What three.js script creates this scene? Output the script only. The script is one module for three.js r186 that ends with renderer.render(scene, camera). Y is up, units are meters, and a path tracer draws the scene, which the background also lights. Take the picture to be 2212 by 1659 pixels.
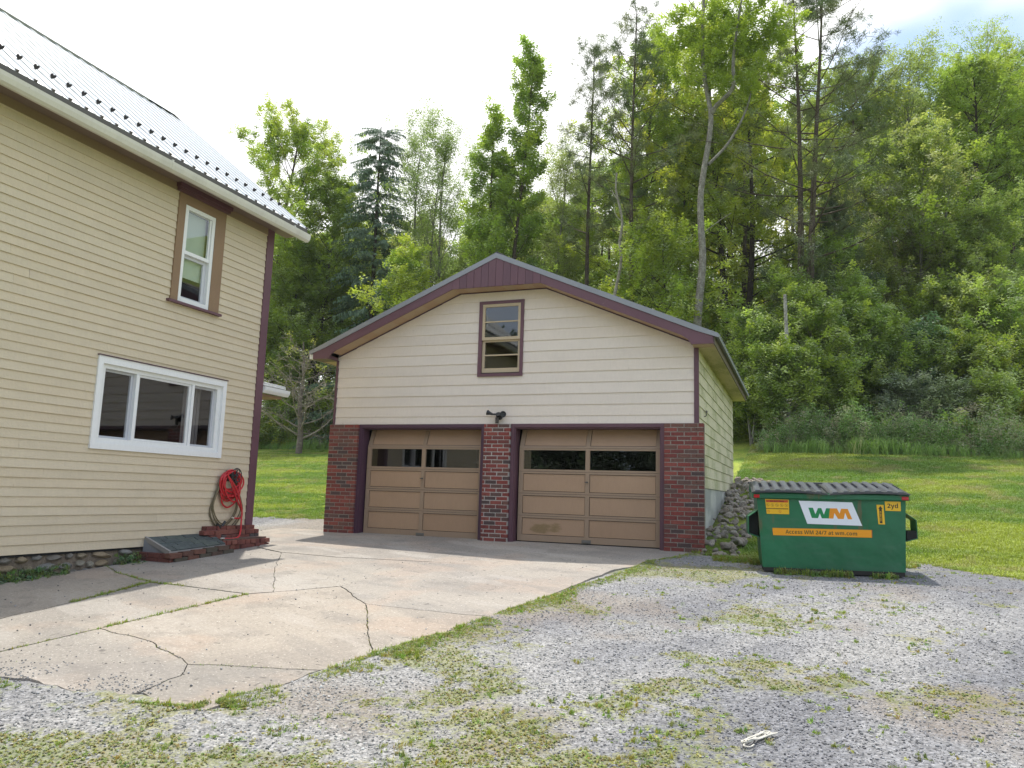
import * as THREE from 'three';
import { mergeGeometries } from 'three/addons/utils/BufferGeometryUtils.js';

// ---------------------------------------------------------------- camera, sky, sun, exposure
const scene = new THREE.Scene();
const CAM = new THREE.Vector3(1.463, 0.777, 11.836), YAW = 20.877, PITCH = 8.231, ROLL = 1.767, FOV = 53.587;
const D2R = Math.PI / 180;
const camera = new THREE.PerspectiveCamera(FOV, 4 / 3, 0.05, 600);
camera.position.copy(CAM);
camera.rotation.set(PITCH * D2R, YAW * D2R, ROLL * D2R, 'YXZ');
camera.updateMatrixWorld(true);
const renderer = new THREE.WebGLRenderer({ antialias: true });
renderer.setSize(1024, 768);
renderer.toneMapping = THREE.LinearToneMapping;
renderer.toneMappingExposure = 1.45;
renderer.shadowMap.enabled = true;

const SUN = new THREE.Vector3(-0.235, 1, -0.33).normalize();
const sun = new THREE.DirectionalLight(new THREE.Color(1, 0.95, 0.87), 3.8);
sun.position.copy(SUN).multiplyScalar(60);
sun.castShadow = true;
sun.shadow.mapSize.set(2048, 2048);
sun.shadow.radius = 1.6;
Object.assign(sun.shadow.camera, { left: -40, right: 40, top: 40, bottom: -40, near: 1, far: 160 });
scene.add(sun);

// ---------------------------------------------------------------- small tools
const rng = (s) => () => { s = (s + 0x6d2b79f5) | 0; let t = Math.imul(s ^ (s >>> 15), 1 | s); t = (t + Math.imul(t ^ (t >>> 7), 61 | t)) ^ t; return ((t ^ (t >>> 14)) >>> 0) / 4294967296; };
const R0 = rng(7);
const rr = (r, a, b) => a + (b - a) * r();
const gauss = (r) => (r() + r() + r() + r() - 2) * 0.9;
const clamp = (x, a = 0, b = 1) => Math.min(b, Math.max(a, x));
const lerp = (a, b, t) => a + (b - a) * t;
const sstep = (a, b, x) => { const t = clamp((x - a) / (b - a)); return t * t * (3 - 2 * t); };
function hash2(x, y, s) { let h = Math.imul(x, 374761393) + Math.imul(y, 668265263) + Math.imul(s, 2147483647 ^ 0x5bd1e995); h = Math.imul(h ^ (h >>> 13), 1274126177); return ((h ^ (h >>> 16)) >>> 0) / 4294967296; }
function vnoise(x, y, s = 1, per = 0) {
  let xi = Math.floor(x), yi = Math.floor(y); const xf = x - xi, yf = y - yi, u = xf * xf * (3 - 2 * xf), v = yf * yf * (3 - 2 * yf);
  const w = per ? (k) => ((k % per) + per) % per : (k) => k;
  const a = hash2(w(xi), w(yi), s), b = hash2(w(xi + 1), w(yi), s), c = hash2(w(xi), w(yi + 1), s), d = hash2(w(xi + 1), w(yi + 1), s);
  return lerp(lerp(a, b, u), lerp(c, d, u), v);
}
function fbm(x, y, oct = 4, s = 1, per = 0) { let a = 0, w = 0.5, t = 0; for (let i = 0; i < oct; i++) { a += w * vnoise(x, y, s + i * 17, per); t += w; w *= 0.5; x *= 2; y *= 2; per *= 2; } return a / t; }
const enc = (c) => 255 * (c <= 0.0031308 ? 12.92 * c : 1.055 * Math.pow(c, 1 / 2.4) - 0.055);
const mixc = (a, b, t) => [lerp(a[0], b[0], t), lerp(a[1], b[1], t), lerp(a[2], b[2], t)];
function colourTex(w, h, fn, sx = 1, sy = sx) {          // fn(u, v) gives linear albedo
  const d = new Uint8Array(w * h * 4);
  for (let j = 0; j < h; j++) for (let i = 0; i < w; i++) { const c = fn(i / w, j / h), k = (j * w + i) * 4; d[k] = enc(clamp(c[0])); d[k + 1] = enc(clamp(c[1])); d[k + 2] = enc(clamp(c[2])); d[k + 3] = 255; }
  const t = new THREE.DataTexture(d, w, h); t.colorSpace = THREE.SRGBColorSpace; t.wrapS = t.wrapT = THREE.RepeatWrapping; t.magFilter = THREE.LinearFilter; t.minFilter = THREE.LinearMipmapLinearFilter; t.generateMipmaps = true; t.repeat.set(1 / sx, 1 / sy); t.needsUpdate = true; return t;
}
function greyTex(w, h, fn, sx = 1, sy = sx) {
  const d = new Uint8Array(w * h * 4);
  for (let j = 0; j < h; j++) for (let i = 0; i < w; i++) { const c = 255 * clamp(fn(i / w, j / h)), k = (j * w + i) * 4; d[k] = d[k + 1] = d[k + 2] = c; d[k + 3] = 255; }
  const t = new THREE.DataTexture(d, w, h); t.wrapS = t.wrapT = THREE.RepeatWrapping; t.magFilter = THREE.LinearFilter; t.minFilter = THREE.LinearMipmapLinearFilter; t.generateMipmaps = true; t.repeat.set(1 / sx, 1 / sy); t.needsUpdate = true; return t;
}
const col = (r, g, b) => new THREE.Color().setRGB(r, g, b);
function mat(r, g, b, o = {}) { return new THREE.MeshStandardMaterial({ color: col(r, g, b), roughness: 0.75, metalness: 0, ...o }); }

// geometry: metre uv from the dominant axis, so that every map keeps its real size
function uvBox(g, ox = 0, oy = 0, turn = false) {
  if (g.index) g = g.toNonIndexed();
  g.computeVertexNormals();
  const p = g.attributes.position, n = g.attributes.normal, uv = new Float32Array(p.count * 2);
  for (let i = 0; i < p.count; i++) {
    const ax = Math.abs(n.getX(i)), ay = Math.abs(n.getY(i)), az = Math.abs(n.getZ(i));
    let u, v;
    if (az >= ax && az >= ay) { u = p.getX(i); v = p.getY(i); } else if (ax >= ay) { u = p.getZ(i); v = p.getY(i); } else { u = p.getX(i); v = p.getZ(i); }
    if (turn) [u, v] = [v, u];
    uv[2 * i] = u + ox; uv[2 * i + 1] = v + oy;
  }
  g.setAttribute('uv', new THREE.BufferAttribute(uv, 2));
  for (const k of Object.keys(g.attributes)) if (!['position', 'normal', 'uv'].includes(k)) g.deleteAttribute(k);
  return g;
}
const uo = () => R0() * 7;
function box(x0, x1, y0, y1, z0, z1) { const g = new THREE.BoxGeometry(Math.abs(x1 - x0), Math.abs(y1 - y0), Math.abs(z1 - z0)); g.translate((x0 + x1) / 2, (y0 + y1) / 2, (z0 + z1) / 2); return uvBox(g, uo(), uo()); }
function chamfer(w, h, d, b) {                              // a box with bevelled edges, centred
  const s = new THREE.Shape(); const x = w / 2 - b, y = h / 2 - b;
  s.moveTo(-x, -y); s.lineTo(x, -y); s.lineTo(x, y); s.lineTo(-x, y); s.closePath();
  const g = new THREE.ExtrudeGeometry(s, { depth: d - 2 * b, bevelEnabled: true, bevelThickness: b, bevelSize: b, bevelSegments: 1, curveSegments: 1 });
  g.translate(0, 0, -(d - 2 * b) / 2); return uvBox(g, uo(), uo());
}
function cbox(x0, x1, y0, y1, z0, z1, b = 0.004) { const g = chamfer(x1 - x0, y1 - y0, z1 - z0, b); g.translate((x0 + x1) / 2, (y0 + y1) / 2, (z0 + z1) / 2); return g; }
function prism(poly, z0, z1, holes = []) {
  const s = new THREE.Shape(poly.map((p) => new THREE.Vector2(p[0], p[1])));
  for (const h of holes) s.holes.push(new THREE.Path(h.map((p) => new THREE.Vector2(p[0], p[1]))));
  const g = new THREE.ExtrudeGeometry(s, { depth: z1 - z0, bevelEnabled: false }); g.translate(0, 0, z0); return uvBox(g, uo(), uo());
}
// a lap board: a convex outline in (x, y) whose face leans out by `lap` at its lower edge y0
function lapBoard(poly, y0, h, z, lap, back = 0.012) {
  const n = poly.length, f = poly.map(([x, y]) => new THREE.Vector3(x, y, z + 0.004 + lap * (1 - (y - y0) / h))), b = poly.map(([x, y]) => new THREE.Vector3(x, y, z - back)), v = [];
  const tri = (a, c, d) => v.push(a, c, d);
  for (let i = 1; i < n - 1; i++) { tri(f[0], f[i], f[i + 1]); tri(b[0], b[i + 1], b[i]); }
  for (let i = 0; i < n; i++) { const j = (i + 1) % n; tri(f[i], b[i], b[j]); tri(f[i], b[j], f[j]); }
  return uvBox(new THREE.BufferGeometry().setFromPoints(v), uo(), uo());
}
function clipPoly(poly, inside, cut) {                       // Sutherland-Hodgman against one half plane
  const out = [];
  for (let i = 0; i < poly.length; i++) { const a = poly[i], b = poly[(i + 1) % poly.length], ia = inside(a), ib = inside(b); if (ia) out.push(a); if (ia !== ib) out.push(cut(a, b)); }
  return out;
}
function clipHalf(poly, nx, ny, c) {                         // keep nx*x + ny*y <= c
  const d = (p) => nx * p[0] + ny * p[1] - c;
  return clipPoly(poly, (p) => d(p) <= 1e-9, (a, b) => { const t = d(a) / (d(a) - d(b)); return [a[0] + t * (b[0] - a[0]), a[1] + t * (b[1] - a[1])]; });
}
function taperTube(pts, r0, r1, seg = 6, per = 3, pow = 1) {
  const c = new THREE.CatmullRomCurve3(pts), N = Math.max(2, (pts.length - 1) * per), g = new THREE.TubeGeometry(c, N, 1, seg, false), p = g.attributes.position, row = seg + 1;
  for (let i = 0; i <= N; i++) { const q = c.getPointAt(i / N), r = lerp(r0, r1, Math.pow(i / N, pow)); for (let j = 0; j < row; j++) { const k = i * row + j; p.setXYZ(k, q.x + (p.getX(k) - q.x) * r, q.y + (p.getY(k) - q.y) * r, q.z + (p.getZ(k) - q.z) * r); } }
  const uv = g.attributes.uv, L = c.getLength(); for (let i = 0; i < uv.count; i++) uv.setXY(i, uv.getX(i) * L, uv.getY(i) * Math.max(0.2, 6.28 * r0));
  const h = g.toNonIndexed(); h.computeVertexNormals(); return h;
}
function tube(pts, r, seg = 8, per = 6, closed = false) { const c = new THREE.CatmullRomCurve3(pts.map((p) => Array.isArray(p) ? new THREE.Vector3(...p) : p), closed); return new THREE.TubeGeometry(c, pts.length * per, r, seg, closed).toNonIndexed(); }
function cyl(a, b, r, seg = 10, r2 = r) { const A = new THREE.Vector3(...a), B = new THREE.Vector3(...b), d = B.clone().sub(A), g = new THREE.CylinderGeometry(r2, r, d.length(), seg); g.applyQuaternion(new THREE.Quaternion().setFromUnitVectors(new THREE.Vector3(0, 1, 0), d.normalize())); g.translate((A.x + B.x) / 2, (A.y + B.y) / 2, (A.z + B.z) / 2); return g.toNonIndexed(); }

// naming and tagging
const used = {};
function numbered(n) { const k = used[n] || 0; used[n] = k + 1; return k ? `${n}_${String(k).padStart(3, '0')}` : n; }
function shade(o) { o.castShadow = true; o.receiveShadow = true; return o; }
function mesh(name, geos, m, parent = scene) {
  const g = Array.isArray(geos) ? (geos.length > 1 ? mergeGeometries(geos.map((q) => (q.index ? q.toNonIndexed() : q))) : geos[0]) : geos;
  const o = shade(new THREE.Mesh(g, m)); o.name = parent === scene ? numbered(name) : name; parent.add(o); return o;
}
function thing(name, label, category, [x, y, z] = [0, 0, 0], turn = 0, group) { const o = new THREE.Group(); o.name = numbered(name); o.position.set(x, y, z); o.rotation.y = turn; o.userData = { label, category }; if (group) o.userData.group = group; scene.add(o); return o; }
function sub(name, parent) { const o = new THREE.Group(); o.name = name; parent.add(o); return o; }
function struct(o) { o.userData.kind = 'structure'; return o; }
function stuff(o) { o.userData.kind = 'stuff'; return o; }
const M4 = new THREE.Matrix4(), Q4 = new THREE.Quaternion(), E4 = new THREE.Euler(), V4 = new THREE.Vector3(), S4 = new THREE.Vector3();
// list of [x, y, z, rx, ry, rz, sx, sy, sz, r, g, b] in the parent's axes
function copies(name, g, m, list, parent = scene) {
  const o = shade(new THREE.InstancedMesh(g, m, list.length)), c = new THREE.Color();
  list.forEach((a, i) => { M4.compose(V4.set(a[0], a[1], a[2]), Q4.setFromEuler(E4.set(a[3], a[4], a[5], 'YXZ')), S4.set(a[6], a[7], a[8])); o.setMatrixAt(i, M4); o.setColorAt(i, c.setRGB(a[9], a[10], a[11])); });
  o.name = parent === scene ? numbered(name) : name; o.userData.kind = 'stuff'; parent.add(o); return o;
}
// where a direction of the survey photograph meets the place (pixel in a 2212 x 1659 picture)
const TY = Math.tan(FOV * D2R / 2);
function rayDir(px, py) { return new THREE.Vector3((px / 2212 * 2 - 1) * TY * 4 / 3, -(py / 1659 * 2 - 1) * TY, -1).applyEuler(camera.rotation); }
function onDrive(px, py) { const d = rayDir(px, py), t = -(CAM.y + 0.06 * CAM.z) / (d.y + 0.06 * d.z); return [CAM.x + t * d.x, CAM.z + t * d.z]; }
function away(px, dist, py = 1075) { const d = rayDir(px, py), h = Math.hypot(d.x, d.z); return [CAM.x + d.x / h * dist, CAM.z + d.z / h * dist, CAM.y + d.y / h * dist]; }

// ---------------------------------------------------------------- sky (air and clouds only)
{
  const w = 1024, h = 512, d = new Float32Array(w * h * 4);
  for (let j = 0; j < h; j++) for (let i = 0; i < w; i++) {
    const el = ((j + 0.5) / h - 0.5) * Math.PI, az = ((i + 0.5) / w - 0.5) * 2 * Math.PI, x = Math.cos(el) * Math.cos(az), y = Math.sin(el), z = Math.cos(el) * Math.sin(az);
    const dot = x * SUN.x + y * SUN.y + z * SUN.z, k = (j * w + i) * 4;
    const up = clamp(y, 0.0, 1), px = x / (up + 0.35) * 2.1, pz = z / (up + 0.35) * 2.1;
    const n = fbm(px + 23.59, pz + 20.37, 6, 91);
    const cover = sstep(0.40, 0.62, n + 0.10 * sstep(0.2, 0.95, dot) + 0.17 * sstep(0.15, -0.75, z) * sstep(0.95, 0.5, y) + 0.06 * sstep(0.1, -0.6, x));
    const blue = mixc([0.74, 0.88, 1.06], [0.30, 0.48, 0.86], sstep(0.0, 0.8, up));
    const glow = 1 + 0.5 * Math.pow(clamp(dot), 8);
    const c = mixc(blue.map((q) => q * 0.95), [1.02 * glow, 1.02 * glow, 1.02 * glow], cover);
    const g = y < 0 ? 0.25 : 1;
    d[k] = c[0] * g; d[k + 1] = c[1] * g; d[k + 2] = c[2] * g; d[k + 3] = 1;
  }
  const t = new THREE.DataTexture(d, w, h, THREE.RGBAFormat, THREE.FloatType); t.mapping = THREE.EquirectangularReflectionMapping; t.magFilter = t.minFilter = THREE.LinearFilter; t.wrapS = THREE.RepeatWrapping; t.needsUpdate = true;
  scene.background = t; scene.environment = t;
}

scene.fog = new THREE.FogExp2(0xe9eef0, 0.00035);

// ---------------------------------------------------------------- terrain
function hillSlope(x, z) { return 0.10 + 0.50 * sstep(-22, 12, x + 0.25 * (z + 15)); }
function terrain(x, z) {
  if (z > 0) return -0.06 * z;
  const s = lerp(0.15, 0.19, sstep(-8, 2, x)), hz = 15 + 5 * sstep(-8, -12, x), k = Math.max(0, -hz - z);
  return s * Math.min(-z, hz) * sstep(0.0, 1.6, -z + 0.9) + s * Math.min(k, 6) * 0.6 + hillSlope(x, z) * Math.max(0, Math.min(k, 62) - 2);
}
const bank = (x, z) => terrain(x, z);
const inGarage = (x, z, m = 0.25) => x > -6.5 + m && x < 0 - m && z < 0.4 && z > -6.45 + m;
const SLABEDGE = [[-0.02, 0.3], [-0.5, 1.4], [-0.62, 2.7], [-0.83, 3.5], [-1.14, 5.3], [-1.26, 6.06], [-1.45, 6.8], [-1.53, 7.6], [-1.85, 8.2], [-2.4, 8.3], [-3.4, 8.2], [-4.4, 8.2]];
function slabRight(z) { for (let i = 0; i < SLABEDGE.length - 1; i++) { const a = SLABEDGE[i], b = SLABEDGE[i + 1]; if (z >= a[1] && z <= b[1]) return lerp(a[0], b[0], (z - a[1]) / (b[1] - a[1] || 1)); } return z < 0.3 ? 0 : -99; }
const onSlab = (x, z, m = 0) => x > -6.75 - m && z > -0.2 && z < 8.25 && x < slabRight(z) + m;

// ---------------------------------------------------------------- ground, gravel, concrete
function field(fn, x0, z0, size, n) {                     // a slow noise, worked out once on a coarse grid
  const a = new Float32Array((n + 1) * (n + 1)); for (let j = 0; j <= n; j++) for (let i = 0; i <= n; i++) a[j * (n + 1) + i] = fn(x0 + i / n * size, z0 + j / n * size);
  return (x, z) => { const u = clamp((x - x0) / size, 0, 0.99999) * n, v = clamp((z - z0) / size, 0, 0.99999) * n, i = u | 0, j = v | 0, k = j * (n + 1) + i, f = u - i, g = v - j; return lerp(lerp(a[k], a[k + 1], f), lerp(a[k + n + 1], a[k + n + 2], f), g); };
}
const mossRaw = (x, z) => {
  const edge = Math.exp(-Math.abs(x - slabRightAny(z) - 0.2) * 2.4) * (z > 0.4 && z < 9.5 ? 1 : 0);
  const a = fbm(x * 0.9 + 3, z * 1.1 + 8, 4, 31), b = fbm(x * 3.1, z * 3.6, 3, 41);
  const band = 0.16 * Math.exp(-Math.pow((x + 0.55 - (8.2 - z) * 0.22) / 0.75, 2)) + 0.12 * Math.exp(-Math.pow((x - 0.75) / 0.4, 2) - Math.pow((z - 7.0) / 1.1, 2)) + 0.05 * Math.exp(-Math.pow((x + 1.3) / 0.5, 2) - Math.pow((z - 9.0) / 0.6, 2)) - 0.05 * sstep(-0.6, -2.2, x) * sstep(8.0, 8.6, z);
  return clamp(sstep(0.535, 0.80, a + band * 0.9 + (b - 0.5) * 0.3 + 0.13 * edge));
};
function slabRightAny(z) { const v = slabRight(clamp(z, 0.3, 8.25)); return v; }
const GX0 = -9, GZ0 = -2.2, GS = 15;
const mossAt = field(mossRaw, GX0, GZ0, GS, 400), bigAt = field((x, z) => fbm(x * 0.75 + z * 0.28 + 20, z * 0.24 - x * 0.1 + 2, 5, 61), GX0, GZ0, GS, 200), dirtAt = field((x, z) => sstep(0.5, 0.68, fbm(x * 0.8 + 40, z * 0.9, 5, 71)), GX0, GZ0, GS, 300);
function gravelColour(x, z) {
  const big = bigAt(x, z), dirt = dirtAt(x, z), m = mossAt(x, z);
  const st = hash2(Math.floor((x + 0.006 * vnoise(z * 90, x * 30, 3)) * 85), Math.floor(z * 85 + 0.5 * vnoise(x * 60, z * 60, 4)), 5), st2 = vnoise(x * 48, z * 48, 6), st3 = vnoise(x * 140, z * 140, 7), st4 = vnoise(x * 17, z * 17, 9);
  let v = 0.142 + 0.16 * st * st + 0.08 * (st2 - 0.5) + 0.09 * (st3 - 0.5) + 0.04 * (st4 - 0.5);
  const dark = sstep(0.40, 0.64, big);
  v = Math.max(0.03, v * lerp(1.3, 0.8, dark));
  let c = mixc([v * 1.0, v * 0.985, v * 0.965], [v * 0.97, v * 0.985, v * 1.06], dark);
  c = mixc(c, [0.225 * (0.6 + 0.6 * st3), 0.175 * (0.6 + 0.6 * st3), 0.125 * (0.6 + 0.6 * st3)], dirt * 0.6 * (0.4 + 0.6 * st2));
  const grain = 0.45 * st4 + 0.3 * st2 + 0.25 * st3, mt = sstep(0.62 - 0.42 * m, 0.78 - 0.3 * m, grain) * sstep(0.02, 0.3, m);
  const mc = mixc(mixc([0.115, 0.145, 0.02], [0.20, 0.19, 0.04], vnoise(x * 3, z * 3, 8)), [0.16, 0.12, 0.07], 0.5 * sstep(0.55, 0.8, vnoise(x * 5, z * 5, 10)));
  return mixc(c, mc.map((q) => q * (0.45 + 1.1 * st3)), mt * 0.6);
}
const lip = (x, z) => { if (z < 0.4 || z > 9.2 || x < -7) return 0; const d = z > 8.0 && x < -1.6 ? z - 8.24 + 0.09 * (fbm(x * 4, z * 4, 3, 88) - 0.5) * 2 : x - slabRightAny(z) + 0.05 * (fbm(x * 5, z * 5, 3, 89) - 0.5) * 2; return d < 0 ? 0.034 * Math.exp(d / 0.045) : 0.034 * Math.exp(-d / 0.3); };
const gravelMap = colourTex(2048, 2048, (u, v) => gravelColour(GX0 + u * GS, GZ0 + v * GS), GS);
const gravelBump = greyTex(1024, 1024, (u, v) => 0.6 * vnoise(u * 96, v * 96, 21, 96) + 0.4 * vnoise(u * 220, v * 220, 22, 220), 2);
const gravelMat = new THREE.MeshStandardMaterial({ map: gravelMap, bumpMap: gravelBump, bumpScale: 0.018, roughness: 0.95 });
const lawnMap = colourTex(1024, 1024, (u, v) => {
  const a = fbm(u * 8, v * 8, 5, 101, 8), b = vnoise(u * 256, v * 256, 102, 256), c = vnoise(u * 90, v * 90, 103, 90);
  const g = mixc([0.14, 0.22, 0.02], [0.24, 0.29, 0.035], sstep(0.35, 0.65, a));
  return mixc(g, [0.10, 0.085, 0.04], 0.45 * sstep(0.6, 0.95, c)).map((q) => q * (0.55 + 0.9 * b));
}, 6);
const lawnMat = new THREE.MeshStandardMaterial({ map: lawnMap, roughness: 1 });
function gridSheet(xs, zs, yf, ux, uz, skip = () => false) {
  const nx = xs.length, nz = zs.length, p = new Float32Array(nx * nz * 3), uv = new Float32Array(nx * nz * 2), idx = [];
  for (let j = 0; j < nz; j++) for (let i = 0; i < nx; i++) { const k = j * nx + i; p[3 * k] = xs[i]; p[3 * k + 1] = yf(xs[i], zs[j]); p[3 * k + 2] = zs[j]; uv[2 * k] = xs[i] - ux; uv[2 * k + 1] = zs[j] - uz; }
  for (let j = 0; j < nz - 1; j++) for (let i = 0; i < nx - 1; i++) { if (skip((xs[i] + xs[i + 1]) / 2, (zs[j] + zs[j + 1]) / 2)) continue; const a = j * nx + i, b = a + 1, c = a + nx, d = c + 1; idx.push(a, c, b, b, c, d); }
  const g = new THREE.BufferGeometry(); g.setAttribute('position', new THREE.BufferAttribute(p, 3)); g.setAttribute('uv', new THREE.BufferAttribute(uv, 2)); g.setIndex(idx); g.computeVertexNormals(); return g;
}
const steps = (...parts) => { const o = []; for (const [a, b, d] of parts) for (let x = a; x < b - 1e-6; x += d) o.push(x); o.push(parts.at(-1)[1]); return o; };
{
  const xs = steps([-300, -60, 20], [-60, -16, 2], [-16, 14, 0.25], [14, 50, 2], [50, 300, 25]), zs = steps([-300, -80, 20], [-80, -18, 1], [-18, 10, 0.25], [10, 40, 2], [40, 300, 20]);
  struct(mesh('ground', gridSheet(xs, zs, (x, z) => (inGarage(x, z, 0.15) ? -0.2 : bank(x, z) - 0.035 + (z < -0.5 ? 0.03 * (fbm(x * 0.9, z * 0.9, 3, 5) - 0.5) : 0)), 0, 0), lawnMat)).userData.label = 'green lawn rising to the wooded hillside';
  const edge = (x) => (x < -6.3 ? -1.15 : x < 0.3 ? -0.1 : x < 1.2 ? 0.45 : x < 3 ? lerp(0.35, -0.05, (x - 1.2) / 1.8) : x < 4 ? lerp(-0.05, 0.8, x - 3) : 0.8 + (x - 4) * 0.9) + 0.22 * (vnoise(x * 2.3, 0.5, 77) - 0.5) + 0.1 * (vnoise(x * 9, 0.5, 78) - 0.5);
  globalThis.gravelEdge = edge;
  const gx = steps([-9, 6, 0.1]), gz = steps([-2.2, 12.8, 0.1]);
  struct(mesh('gravel_drive', gridSheet(gx, gz, (x, z) => terrain(x, z) - 0.008 + lip(x, z) + 0.012 * (fbm(x * 1.3, z * 1.3, 3, 15) - 0.5), GX0, GZ0, (x, z) => z < edge(x) || inGarage(x, z, 0) || (x < -7.2 && z > 1.5)), gravelMat)).userData.label = 'grey gravel drive with moss and weeds growing through';
}
const ca = field((x, z) => fbm(x * 0.8, z * 0.8, 5, 201), 0, 0, 10, 400), cb = field((x, z) => fbm(x * 3, z * 3, 5, 203), 0, 0, 10, 700), cc = field((x, z) => fbm(x * 1.6 + 9, z * 1.6, 5, 208), 0, 0, 10, 500), cd = field((x, z) => fbm(x * 0.5 + z * 0.9 + 3, z * 2.6 - x * 1.4, 5, 209), 0, 0, 10, 500);
const concreteMap = colourTex(2048, 2048, (u, v) => {
  const x = u * 10, z = v * 10, a = ca(x, z), b = cb(x, z), s = hash2(Math.floor(x * 170), Math.floor(z * 170), 205), t = vnoise(x * 60, z * 60, 206), spot = vnoise(x * 26, z * 26, 207), bl = cc(x, z), sw = cd(x, z);
  let c = mixc([0.315, 0.295, 0.267], [0.255, 0.24, 0.222], sstep(0.38, 0.62, a));
  c = mixc(c, [0.345, 0.285, 0.24], 0.5 * sstep(0.5, 0.68, bl)); c = mixc(c, [0.19, 0.185, 0.18], 0.4 * sstep(0.56, 0.72, sw)); c = mixc(c, [0.37, 0.355, 0.335], 0.5 * sstep(0.44, 0.3, sw));
  c = mixc(c, [0.18, 0.17, 0.16], 0.35 * sstep(0.58, 0.75, b));
  const k = 0.86 + 0.2 * t + 0.2 * (s - 0.5); c = c.map((q) => q * k);
  if (s > 0.985) c = [0.55, 0.54, 0.52]; else if (spot > 0.93) c = mixc(c, [0.08, 0.075, 0.07], 0.7);
  return c;
}, 10);
const concreteBump = greyTex(512, 512, (u, v) => 0.5 * vnoise(u * 100, v * 100, 211, 100) + 0.5 * vnoise(u * 40, v * 40, 212, 40), 1);
const concreteMats = [[1, 1, 1], [0.95, 0.95, 0.96], [1, 0.97, 0.94], [0.92, 0.92, 0.92]].map((c) => new THREE.MeshStandardMaterial({ color: col(c[0] * 0.99, c[1] * 0.955, c[2] * 0.905), map: concreteMap, bumpMap: concreteBump, bumpScale: 0.003, roughness: 0.9 }));

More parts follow.
